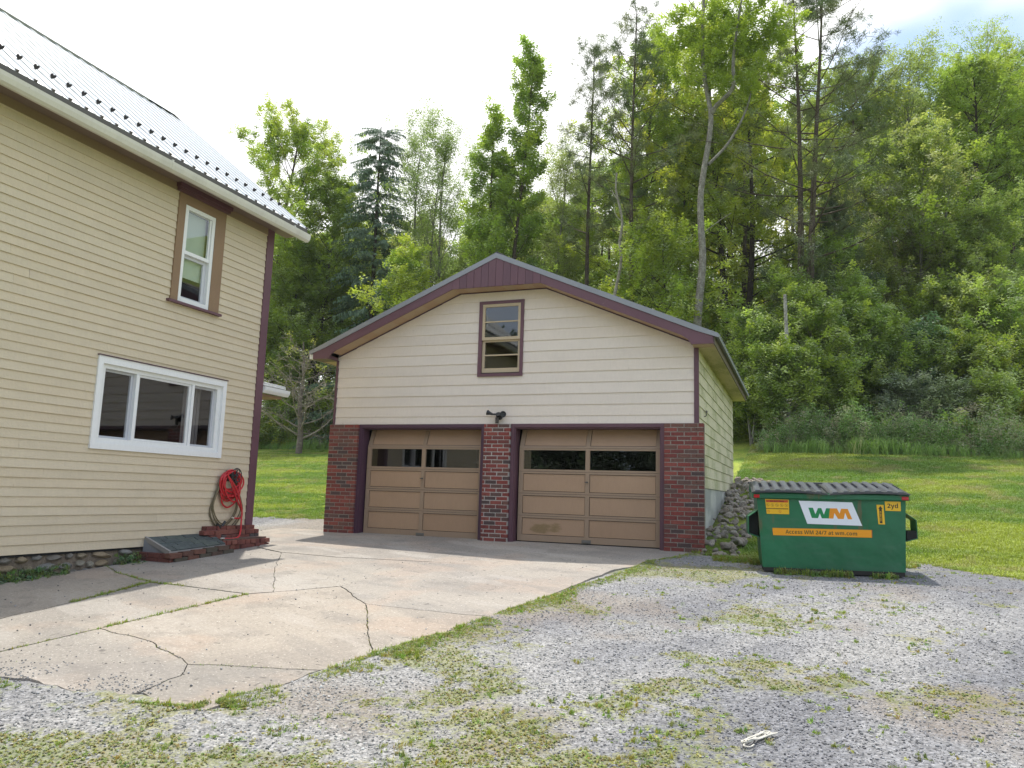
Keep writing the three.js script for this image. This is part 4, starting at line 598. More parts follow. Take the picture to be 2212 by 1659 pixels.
// ---------------------------------------------------------------- the dumpster
{
  const t = thing('dumpster', 'green two yard waste dumpster with grey ribbed lids on the gravel right of the garage', 'dumpster', [0.99, -0.085, 1.52], 0.0975), m2 = 0.82; t.rotation.z = 0.012;
  const paint = new THREE.MeshStandardMaterial({ roughness: 0.42, bumpMap: greyTex(256, 256, (u, v) => fbm(u * 5, v * 5, 4, 439, 5), 1.9), bumpScale: 0.03, map: colourTex(512, 512, (u, v) => {
    const a = fbm(u * 4, v * 4, 5, 431, 4), b = fbm(u * 3 + 0.3 * fbm(u * 9, v * 9, 3, 434), v * 14, 4, 433), f = vnoise(u * 140, v * 140, 435, 140), s = sstep(0.62, 0.75, fbm(u * 26, v * 5, 4, 437)) * sstep(0.45, 0.6, fbm(u * 2.5, v * 2.5, 2, 438));
    let c = [0.010, 0.128, 0.052].map((q) => q * (0.78 + 0.44 * a + 0.1 * (f - 0.5))); c = mixc(c, [0.06, 0.14, 0.09], 0.25 * sstep(0.55, 0.7, b)); return mixc(c, [0.13, 0.085, 0.04], 0.6 * s); }, 1.9) });
  const inside = mat(0.012, 0.014, 0.012, { roughness: 0.9 }), D = 0.92;
  // body: sides lean out a little towards the top
  const shell = (x0b, x1b, x0t, x1t, yb, yt, zf, zb, zbt) => { const v = [], A = (x, y, z) => new THREE.Vector3(x, y, z), q = (a, b, c, d) => v.push(a, b, c, a, c, d); const f = [A(x0b, yb, zf), A(x1b, yb, zf), A(x1t, yt, zf), A(x0t, yt, zf)], k = [A(x0b, yb, zb), A(x1b, yb, zb), A(x1t, yt, zbt), A(x0t, yt, zbt)]; q(f[0], f[1], f[2], f[3]); q(k[1], k[0], k[3], k[2]); q(f[1], k[1], k[2], f[2]); q(k[0], f[0], f[3], k[3]); q(k[0], k[1], f[1], f[0]); return uvBox(new THREE.BufferGeometry().setFromPoints(v), 0.3, 0.2); };
  mesh('body', [shell(0.0, 1.64, -0.055, 1.685, 0.05, 0.985, 0, -D, -D)], paint, t);
  mesh('top_rim', [cbox(-0.105, 1.72, 0.906, 0.975, -0.06, 0.035, 0.008), cbox(-0.105, -0.04, 0.93, 0.99, -D - 0.02, -0.06, 0.006), cbox(1.66, 1.72, 0.93, 0.99, -D - 0.02, -0.06, 0.006), cbox(-0.105, 1.72, 0.98, 1.09, -D - 0.03, -D + 0.03, 0.008), prism([[0, 0.93], [D, 0.93], [D, 1.07], [0, 0.975]], -0.09, -0.07).rotateY(Math.PI / 2), prism([[0, 0.93], [D, 0.93], [D, 1.07], [0, 0.975]], 1.68, 1.70).rotateY(Math.PI / 2)], paint, t);
  mesh('skid', [box(0.01, 1.63, 0.0, 0.049, -0.07, 0.004), box(0.01, 0.09, 0.0, 0.049, -D, -0.071), box(1.55, 1.63, 0.0, 0.049, -D, -0.071)], mat(0.03, 0.028, 0.025, { roughness: 0.9 }), t);
  // fork sleeves
  for (const s of [-1, 1]) { const X = (d) => (s < 0 ? -0.035 - d : 1.672 + d), pl = (a, b, c, d) => { const q = [a, b, c, d].map(([x, y]) => [X(x), y]); return prism(s < 0 ? q.reverse() : q, s < 0 ? -0.84 : -0.34, -0.02); };
    mesh('fork_sleeve', [pl([0, 0.755], [0.125, 0.665], [0.125, 0.675], [0, 0.768]), pl([0.118, 0.46], [0.126, 0.46], [0.126, 0.675], [0.118, 0.675]), pl([0, 0.415], [0.126, 0.452], [0.126, 0.462], [0, 0.425])], paint, t);
    mesh('sleeve_dark_fill', [s > 0 ? pl([0.002, 0.427], [0.117, 0.461], [0.117, 0.545], [0.002, 0.545]) : prism([[X(0.117), 0.465], [X(0.002), 0.43], [X(0.002), 0.75], [X(0.117), 0.668]], -0.83, -0.1)], inside, t); }  // near-black fill: left paints the shade of the opening, right the dark box
  // lids: two curved sheets with raised ribs
  const lidMat = new THREE.MeshStandardMaterial({ color: col(0.07, 0.072, 0.08), roughness: 0.3, map: brickTex }), ribMat = new THREE.MeshStandardMaterial({ color: col(0.13, 0.14, 0.165), roughness: 0.28, map: brickTex });
  const lidY = (x, w, s) => 0.985 + 0.02 * Math.sin(Math.PI * clamp((x - 0) / w)) * s, slopeY = (z) => -z * 0.145;
  for (const [x0, x1] of [[-0.11, 0.795], [0.81, 1.725]]) {
    const lid = sub('lid', t), w = x1 - x0, N = 16, sheet = (xa, xb, h, za, zb, n = 6) => { const P = []; for (let i = 0; i <= n; i++) { const x = lerp(xa, xb, i / n), e = i === 0 || i === n ? 0 : 1; P.push([x, lidY(x - x0, w, 1) + h * e - (x0 < 0 ? 0.014 * (x - x0) / w : 0.014 * (x1 - x) / w)]); } for (let i = n; i >= 0; i--) { const x = lerp(xa, xb, i / n); P.push([x, lidY(x - x0, w, 1) - 0.012 - (x0 < 0 ? 0.014 * (x - x0) / w : 0.014 * (x1 - x) / w)]); } const g = prism(P, zb, za), p = g.attributes.position; for (let i = 0; i < p.count; i++) p.setY(i, p.getY(i) + slopeY(p.getZ(i) - 0.06)); g.computeVertexNormals(); return g; };
    mesh('sheet', [sheet(x0, x1, 0.0, 0.06, -D - 0.02, N), sheet(x0, x1, 0.012, 0.066, 0.045, N)], lidMat, lid);
    for (let k = 0; k < 7; k++) { const a = x0 + 0.03 + k * (w - 0.05) / 7; mesh('rib', [sheet(a, a + 0.084, 0.022, 0.05, -D + 0.05)], ribMat, lid); mesh('vent', [...Array.from({ length: 4 }, (_, q) => { const z = -0.42 - q * 0.09, g = box(a + 0.086, a + 0.118, 0, 0.016, z - 0.02, z + 0.02); g.translate(0, lidY(a + 0.1 - x0, w, 1) + slopeY(z - 0.06) - 0.004, 0); return g; })], lidMat, lid); }
  }
  mesh('hinge_rod', [cyl([-0.12, 1.125, -D - 0.03], [1.735, 1.125, -D - 0.03], 0.014, 8)], lidMat, t);
  // flat print
  const FX = (zx) => -0.07 + (zx - 240) / (1845 - 240) * 1.745;     // across the front at mid height
  const canvasMat = (w, h, draw, rough = 0.4) => { const c = document.createElement('canvas'); c.width = w; c.height = h; draw(c.getContext('2d'), w, h); const x = new THREE.CanvasTexture(c); x.colorSpace = THREE.SRGBColorSpace; x.anisotropy = 8; return new THREE.MeshStandardMaterial({ map: x, roughness: rough }); };
  const plate = (name, corners, m, z = 0.004) => { const s = new THREE.Shape(corners.map((p) => new THREE.Vector2(...p))), g = new THREE.ShapeGeometry(s), xs = corners.map((p) => p[0]), ys = corners.map((p) => p[1]), a = Math.min(...xs), b = Math.max(...xs), c = Math.min(...ys), d = Math.max(...ys), uv = g.attributes.uv, p = g.attributes.position; for (let i = 0; i < uv.count; i++) uv.setXY(i, (p.getX(i) - a) / (b - a), (p.getY(i) - c) / (d - c)); g.translate(0, 0, z); return mesh(name, [g.toNonIndexed()], m, t); };
  const W0 = [0.452, 0.884], W1 = [1.075, 0.875], W2 = [1.178, 0.592], W3 = [0.545, 0.60];
  plate('logo_sign', [W3, W2, W1, W0], canvasMat(1024, 400, (c, w, h) => { c.fillStyle = '#dfe3ea'; c.fillRect(0, 0, w, h);
    const X = (x) => (x - 703) / (1385 - 703) * w, Y = (y) => (y - 440) / (707 - 440) * h, poly = (f, pts) => { c.fillStyle = f; c.beginPath(); pts.forEach(([x, y], i) => (i ? c.lineTo(X(x), Y(y)) : c.moveTo(X(x), Y(y)))); c.closePath(); c.fill(); };
    poly('#0c8048', [[808, 517], [858, 517], [884, 590], [914, 519], [950, 519], [976, 592], [1004, 519], [1052, 519], [1028, 634], [952, 634], [932, 578], [910, 634], [842, 632]]);
    poly('#e08d14', [[1046, 519], [1122, 519], [1148, 576], [1166, 521], [1238, 522], [1282, 637], [1234, 637], [1208, 566], [1190, 636], [1128, 636], [1092, 572], [1078, 635], [1028, 634]]); }));
  plate('web_strip', [[0.135, 0.448], [1.285, 0.452], [1.288, 0.545], [0.128, 0.538]], canvasMat(1024, 84, (c, w, h) => { c.fillStyle = '#e69a10'; c.fillRect(0, 0, w, h); c.fillStyle = '#c2601c'; c.fillRect(w - 8, 0, 8, h); c.fillStyle = '#4d4a20'; c.font = 'bold 56px sans-serif'; c.textAlign = 'center'; c.textBaseline = 'middle'; c.fillText('Access WM 24/7 at wm.com', w * 0.495, h * 0.52, 800); }));
  plate('warning_sticker', [[0.065, 0.712], [0.335, 0.712], [0.335, 0.894], [0.05, 0.898]], canvasMat(512, 352, (c, w, h) => { c.fillStyle = '#e0b01e'; c.fillRect(0, 0, w, h); c.fillStyle = '#c04a18'; c.fillRect(18, 20, w - 36, 56); c.fillStyle = '#3a1008'; c.font = 'bold 46px sans-serif'; c.textAlign = 'center'; c.textBaseline = 'middle'; c.fillText('DO NOT PARK', w / 2, 50);
    c.strokeStyle = '#8a6414'; c.lineWidth = 6; for (let i = 0; i < 5; i++) { const x = 55 + i * 100; c.beginPath(); c.arc(x, 140, 34, 0, 7); c.moveTo(x - 24, 116); c.lineTo(x + 24, 164); c.stroke(); c.fillStyle = '#9b7418'; c.fillRect(x - 8, 124, 16, 34); }
    c.fillStyle = '#3b3210'; for (let i = 0; i < 26; i++) c.fillRect(16 + i * 18.5, 212, 13, 26); c.strokeStyle = '#b9581a'; for (const x of [70, 315]) { c.beginPath(); c.arc(x, 292, 26, 0, 7); c.moveTo(x - 18, 274); c.lineTo(x + 18, 310); c.stroke(); } }));
  plate('arrow_sticker', [[1.362, 0.617], [1.437, 0.616], [1.43, 0.852], [1.351, 0.852]], canvasMat(160, 480, (c, w, h) => { c.fillStyle = '#e2b224'; c.fillRect(0, 0, w, h); c.fillStyle = '#2c2410'; c.beginPath(); c.moveTo(80, 28); c.lineTo(126, 96); c.lineTo(108, 96); c.lineTo(108, 452); c.lineTo(52, 452); c.lineTo(52, 96); c.lineTo(34, 96); c.fill(); c.save(); c.translate(80, 280); c.rotate(-Math.PI / 2); c.fillStyle = '#e2b224'; c.font = 'bold 42px sans-serif'; c.textAlign = 'center'; c.textBaseline = 'middle'; c.fillText('THIS END UP', 0, 0, 300); c.restore(); }));
  plate('size_sticker', [[1.448, 0.782], [1.622, 0.78], [1.622, 0.894], [1.446, 0.896]], canvasMat(320, 216, (c, w, h) => { c.fillStyle = '#e2b224'; c.fillRect(0, 0, w, h); c.fillStyle = '#2a2412'; c.font = '600 138px sans-serif'; c.textAlign = 'center'; c.textBaseline = 'middle'; c.fillText('2yd', w / 2, h * 0.47, 285); }));
  const refl = mat(0.45, 0.015, 0.02, { roughness: 0.25 }); mesh('reflector', [cbox(-0.088, -0.018, 0.912, 0.956, 0.03, 0.042, 0.004)], refl, t); mesh('reflector', [cbox(1.632, 1.708, 0.912, 0.956, 0.03, 0.042, 0.004)], refl, t);
  void m2; void FX;
}
// ---------------------------------------------------------------- rope and rocks
{
  const r = rng(717), [x, z] = [1.22, 7.46], t = thing('rope', 'tangled piece of white rope lying on the gravel in front', 'rope', [x, -0.06 * z - 0.006, z], 1.1), P = [];
  for (let k = 0; k < 8; k++) for (let a = 0; a < 7; a++) { const s = a / 6, f = k % 2 ? 1 - s : s; P.push([-0.125 + 0.25 * f + rr(r, -0.012, 0.012), 0.008 + 0.008 * r() + k * 0.002, 0.026 * Math.sin(f * 3.1 + k * 1.7) * (0.4 + 0.6 * f) + (k - 3.5) * 0.005 + rr(r, -0.006, 0.006)]); }
  mesh('strand', [tube(P, 0.0042, 6, 4)], mat(0.52, 0.50, 0.44, { roughness: 0.95 }), t); mesh('loose_end', [tube([[-0.12, 0.01, 0.0], [-0.16, 0.009, 0.02], [-0.15, 0.009, 0.045], [-0.1, 0.009, 0.04]], 0.004, 6, 6)], mat(0.52, 0.50, 0.44, { roughness: 0.95 }), t);
}
{
  const t = thing('rock_pile', 'long bank of grey brown broken rocks along the right side of the garage', 'rock pile', [0.45, 0, -2]), r = rng(818);
  const gs = Array.from({ length: 6 }, (_, k) => rock(k + 3, 1.5, 1)), rt = colourTex(256, 256, (u, v) => { const a = fbm(u * 6, v * 6, 4, 441, 6), b = vnoise(u * 90, v * 90, 443, 90); return [1, 0.97, 0.92].map((q) => q * (0.45 + 0.5 * a + 0.2 * (b - 0.5))); }, 1.4);
  const ms = [[0.50, 0.44, 0.38], [0.40, 0.36, 0.33], [0.58, 0.53, 0.47], [0.44, 0.38, 0.32]].map((c) => new THREE.MeshStandardMaterial({ color: col(...c), map: rt, bumpMap: brickBump, bumpScale: 0.006, roughness: 0.92 }));
  for (let i = 0; i < 295; i++) {
    const u = Math.pow(r(), 0.85), z = lerp(0.42, -6.7, u), wide = lerp(0.55, 0.72, u), x = 0.08 + wide * Math.pow(r(), 0.9), s = lerp(0.068, 0.078, u) * rr(r, 0.4, 1.35);
    const gy = bank(x, Math.min(z, 0)) - (z > 0 ? 0.06 * z : 0), top = gy + lerp(0.2, 0.07, u) * sstep(0.42, -0.3, z), y = lerp(top, gy + 0.015, sstep(0.12, 0.72, x)) - s * 0.1;
    const o = mesh('rock', gs[i % 6], ms[(r() * 4) | 0], t); o.position.set(x - 0.45, y, z + 2); o.scale.set(s * rr(r, 0.8, 1.25), s * rr(r, 0.5, 0.85), s * rr(r, 0.9, 1.5)); o.rotation.set(rr(r, -0.5, 0.5), r() * 6.28, rr(r, -0.5, 0.5) - 0.3);
  }
}

// ---------------------------------------------------------------- leaves, needles, grass: shared shapes
function leafSpray(seed, n, spread, size, droop = 0.3) {       // a spray of folded leaves on a twig
  const r = rng(seed), v = [];
  for (let i = 0; i < n; i++) {
    const o = new THREE.Vector3(gauss(r), gauss(r) * 0.75, gauss(r)).multiplyScalar(spread), a = r() * 6.28, el = rr(r, -droop - 0.5, 0.55 - droop), d = new THREE.Vector3(Math.cos(a) * Math.cos(el), Math.sin(el), Math.sin(a) * Math.cos(el)), side = new THREE.Vector3(-Math.sin(a), rr(r, -0.4, 0.4), Math.cos(a)).normalize(), s = size * rr(r, 0.7, 1.3), nrm = d.clone().cross(side).multiplyScalar(s * rr(r, 0.02, 0.12));
    const b = o, t = o.clone().addScaledVector(d, s * 1.25), l = o.clone().addScaledVector(d, s * 0.5).addScaledVector(side, s * 0.42).add(nrm), q = o.clone().addScaledVector(d, s * 0.5).addScaledVector(side, -s * 0.42).add(nrm);
    v.push(b, l, t, b, t, q);
  }
  const g = new THREE.BufferGeometry().setFromPoints(v); g.computeVertexNormals(); return g;
}
function needleSpray(seed, n, len, wide, cone) {
  const r = rng(seed), v = [];
  for (let i = 0; i < n; i++) { const a = r() * 6.28, el = rr(r, -0.3, 1) * cone, d = new THREE.Vector3(Math.cos(a) * Math.cos(el), Math.sin(el), Math.sin(a) * Math.cos(el)), s = new THREE.Vector3(-Math.sin(a), 0, Math.cos(a)).multiplyScalar(wide), o = new THREE.Vector3(gauss(r), gauss(r), gauss(r)).multiplyScalar(len * 0.45); v.push(o.clone().add(s), o.clone().sub(s), o.clone().addScaledVector(d, len * rr(r, 0.6, 1.1))); }
  const g = new THREE.BufferGeometry().setFromPoints(v); g.computeVertexNormals(); return g;
}
function spruceFrond(seed) {                                     // a hanging branchlet of spruce, length 1 along +x
  const r = rng(seed), v = [];
  for (let i = 0; i < 26; i++) { const x = i / 26, len = rr(r, 0.14, 0.34) * (1 - 0.45 * x), z = gauss(r) * 0.05, y = -0.16 * x * x; const a = rr(r, -1, 1) * 1.1, d = new THREE.Vector3(0.35, -0.62 - 0.35 * r(), Math.sin(a) * 0.8).normalize().multiplyScalar(len), s = new THREE.Vector3(Math.cos(a), 0.1, -Math.sin(a)).multiplyScalar(0.028), o = new THREE.Vector3(x, y, z); v.push(o.clone().add(s), o.clone().sub(s), o.clone().add(d)); }
  const g = new THREE.BufferGeometry().setFromPoints(v); g.computeVertexNormals(); return g;
}
function grassTuft(seed, n, h, w, spread) {
  const r = rng(seed), v = [];
  for (let i = 0; i < n; i++) { const a = r() * 6.28, o = new THREE.Vector3(gauss(r) * spread, 0, gauss(r) * spread), lean = rr(r, 0.1, 0.75), hh = h * rr(r, 0.55, 1.2), s = new THREE.Vector3(-Math.sin(a), 0, Math.cos(a)).multiplyScalar(w), m = o.clone().add(new THREE.Vector3(Math.cos(a) * lean * hh * 0.35, hh * 0.6, Math.sin(a) * lean * hh * 0.35)), t = o.clone().add(new THREE.Vector3(Math.cos(a) * lean * hh, hh * (1 - 0.3 * lean), Math.sin(a) * lean * hh)); v.push(o.clone().add(s), o.clone().sub(s), m.clone().add(s), m.clone().add(s), o.clone().sub(s), m.clone().sub(s), m.clone().add(s), m.clone().sub(s), t); }
  const g = new THREE.BufferGeometry().setFromPoints(v); g.computeVertexNormals(); return g;
}
const leafMat = new THREE.MeshPhysicalMaterial({ color: 0xffffff, roughness: 0.92, transmission: 0.55, thickness: 0, side: THREE.DoubleSide });
const needleMat = new THREE.MeshPhysicalMaterial({ color: 0xffffff, roughness: 0.95, transmission: 0.3, thickness: 0, side: THREE.DoubleSide });
const barkTex = colourTex(256, 512, (u, v) => { const a = fbm(u * 16, v * 8, 4, 451, 0), b = vnoise(u * 60, v * 26, 453), c = sstep(0.55, 0.7, fbm(u * 5, v * 5, 4, 455)); return mixc([0.75, 0.72, 0.68], [1, 1, 0.96], c).map((q) => q * (0.45 + 0.6 * a + 0.25 * (b - 0.5))); }, 0.8, 1.2);
const barkBump = greyTex(256, 256, (u, v) => fbm(u * 24, v * 8, 3, 457), 0.8);
const bark = (r, g, b) => new THREE.MeshStandardMaterial({ color: col(r, g, b), map: barkTex, bumpMap: barkBump, bumpScale: 0.02, roughness: 0.95 });
const barkGrey = bark(0.30, 0.285, 0.26), barkBrown = bark(0.13, 0.10, 0.08), barkDark = bark(0.075, 0.06, 0.05), barkPale = bark(0.50, 0.48, 0.44), barkTwig = bark(0.44, 0.38, 0.33);
const SPRAY = { leaf: leafSpray(11, 17, 0.18, 0.078), small: leafSpray(12, 14, 0.17, 0.062), big: leafSpray(13, 9, 0.2, 0.145), sapling: leafSpray(14, 10, 0.13, 0.075, 0.1), pine: needleSpray(15, 26, 0.17, 0.008, 1.2), frond: spruceFrond(16) };

const UPV = new THREE.Vector3(0, 1, 0);
/* A tree with trunk, limbs and a crown of leaf sprays.
   s: {name, label, cat, px, dist, top (pixel row of the tip), crown (metres across), base (share of height where limbs begin), shape, limbs, twigs, sprays, spread, spray, tones, bark, r, lean, angle, size} */
function makeTree(s) {
  const r = rng(s.seed || 1), [x, z] = s.at || away(s.px, s.dist), y = bank(x, z) - 0.12, H = s.H || away(s.px, s.dist, s.top)[2] - y;
  const t = thing(s.name, s.label, s.cat || 'tree', [x, y, z], 0, s.group);
  const trunks = s.trunks || [{ dx: 0, dz: 0, k: 1 }], wood = [], list = [], c = new THREE.Vector3();
  const tones = s.tones, pick = () => { const a = tones[(r() * tones.length) | 0], b = tones[(r() * tones.length) | 0]; return mixc(a, b, r()); };
  for (const T of trunks) {
    const h = H * T.k, n = 7, pts = [], ph = r() * 6, wob = (s.wobble ?? 0.02) * h;
    for (let i = 0; i <= n; i++) { const q = i / n; pts.push(new THREE.Vector3((T.x0 || 0) + T.dx * Math.pow(q, 0.8) + wob * Math.sin(ph + q * 5) * q, h * q, (T.z0 || 0) + T.dz * Math.pow(q, 0.8) + wob * Math.cos(ph * 1.7 + q * 4) * q)); }
    const cv = new THREE.CatmullRomCurve3(pts), r0 = (s.r || 0.02 * H) * (T.rk || 1);
    wood.push(taperTube(pts, r0, r0 * 0.12, 7, 3, 0.85));
    const nl = Math.round(s.limbs * (T.lk || T.k));
    for (let i = 0; i < nl; i++) {
      const q = lerp(s.base, 0.985, Math.pow((i + r()) / nl, s.bias || 0.9)), o = cv.getPoint(q), f = (q - s.base) / (1 - s.base), az = i * 2.39996 + rr(r, -0.5, 0.5);
      const prof = s.shape === 'cone' ? 1.02 - 0.96 * f : s.shape === 'round' ? Math.sqrt(Math.max(0.04, 1 - Math.pow(f * 1.55 - 0.55, 2))) : s.shape === 'column' ? 0.55 + 0.6 * Math.sin(Math.PI * Math.min(1, f * 1.02)) - 0.25 * f : s.shape === 'umbrella' ? 0.25 + 0.85 * Math.pow(f, 1.4) * (1.18 - f) * 3.2 : 0.35 + 0.75 * Math.sin(Math.PI * Math.pow(f, 0.8));
      const len = s.crown / 2 * prof * (s.jit ? rr(r, 0.3, 1.35) : rr(r, 0.5, 1.2)) * (T.ck || 1), el = (s.angle ?? 0.5) + (s.rise ?? 0.5) * f + rr(r, -0.2, 0.2);
      const d = new THREE.Vector3(Math.cos(az) * Math.cos(el), Math.sin(el), Math.sin(az) * Math.cos(el));
      if (s.blow) { d.x += s.blow; d.normalize(); }
      const e = o.clone().addScaledVector(d, len), m = o.clone().lerp(e, 0.5).addScaledVector(UPV, -len * 0.07 * (s.sag ?? 1)); e.y += len * 0.08 * (s.sag ?? 1);
      const lc = new THREE.QuadraticBezierCurve3(o, m, e), lr = Math.max(0.008, r0 * 0.28 * (1 - 0.75 * f) * Math.min(1, len / 2));
      wood.push(taperTube([o, m.clone().lerp(o.clone().lerp(e, 0.5), 0.4), e], lr, 0.005, 4, 2));
      const clumpTone = pick(), nt = Math.max(1, Math.round(s.twigs * 0.8 * (0.35 + 0.65 * prof)));
      for (let k = 0; k < nt; k++) {
        const u = Math.pow(lerp(s.inner ?? 0.3, 1, (k + r()) / nt), 0.8), p = lc.getPoint(u), tl = len * 0.33 * rr(r, 0.4, 1.1), dd = new THREE.Vector3(gauss(r), gauss(r) * 0.6 + 0.1, gauss(r)).addScaledVector(d, 0.7).normalize(), p2 = p.clone().addScaledVector(dd, tl);
        if (s.twigWood !== false && k % 2 === 0) wood.push(taperTube([p, p.clone().lerp(p2, 0.5).addScaledVector(UPV, -0.04 * tl), p2], lr * 0.4, 0.004, 3, 1));
        const tone = mixc(clumpTone, pick(), 0.4), bare = r() < (s.bare || 0);
        if (bare) continue;
        for (let j = 0; j < s.sprays; j++) {
          const w = r(); c.copy(p).lerp(p2, Math.sqrt(w)); const sp = s.spread * (0.6 + 0.6 * r());
          c.x += gauss(r) * sp; c.y += gauss(r) * sp * 0.7; c.z += gauss(r) * sp;
          const b = rr(r, 0.78, 1.2), sz = (s.size || 1) * rr(r, 0.75, 1.3);
          if (s.frond) { const fd = rr(r, -0.5, 0.5); list.push([c.x, c.y, c.z, 0, -az + fd, -0.12 - 0.2 * (1 - f) + rr(r, -0.15, 0.15), sz, sz, sz, tone[0] * b, tone[1] * b, tone[2] * b]); } else list.push([c.x, c.y, c.z, rr(r, -0.6, 0.6), r() * 6.28, rr(r, -0.6, 0.6), sz, sz, sz, tone[0] * b, tone[1] * b, tone[2] * b]);
        }
      }
    }
  }
  mesh('trunk', wood, s.bark || barkBrown, t);
  if (list.length) copies(s.frond || s.spray === 'pine' ? 'needles' : 'crown', SPRAY[s.spray], s.frond || s.spray === 'pine' ? needleMat : leafMat, list, t);
  TOTAL += list.length; return t;
}
let TOTAL = 0;
const G = { mid: [[0.259, 0.367, 0.036], [0.382, 0.475, 0.046], [0.191, 0.285, 0.033]], bright: [[0.389, 0.495, 0.048], [0.284, 0.413, 0.036], [0.516, 0.578, 0.065], [0.194, 0.310, 0.033]], yellow: [[0.600, 0.600, 0.074], [0.454, 0.526, 0.057], [0.320, 0.400, 0.041]], pale: [[0.283, 0.380, 0.090], [0.216, 0.311, 0.063], [0.332, 0.432, 0.105]], olive: [[0.318, 0.388, 0.093], [0.246, 0.318, 0.077], [0.403, 0.432, 0.126]], pine: [[0.164, 0.215, 0.097], [0.123, 0.177, 0.081], [0.232, 0.253, 0.126]], spruce: [[0.097, 0.166, 0.095], [0.078, 0.132, 0.077], [0.138, 0.207, 0.117]], grey: [[0.337, 0.430, 0.102], [0.259, 0.354, 0.083], [0.440, 0.507, 0.134]], fresh: [[0.359, 0.502, 0.067], [0.269, 0.403, 0.058], [0.504, 0.600, 0.088], [0.198, 0.301, 0.048]] };

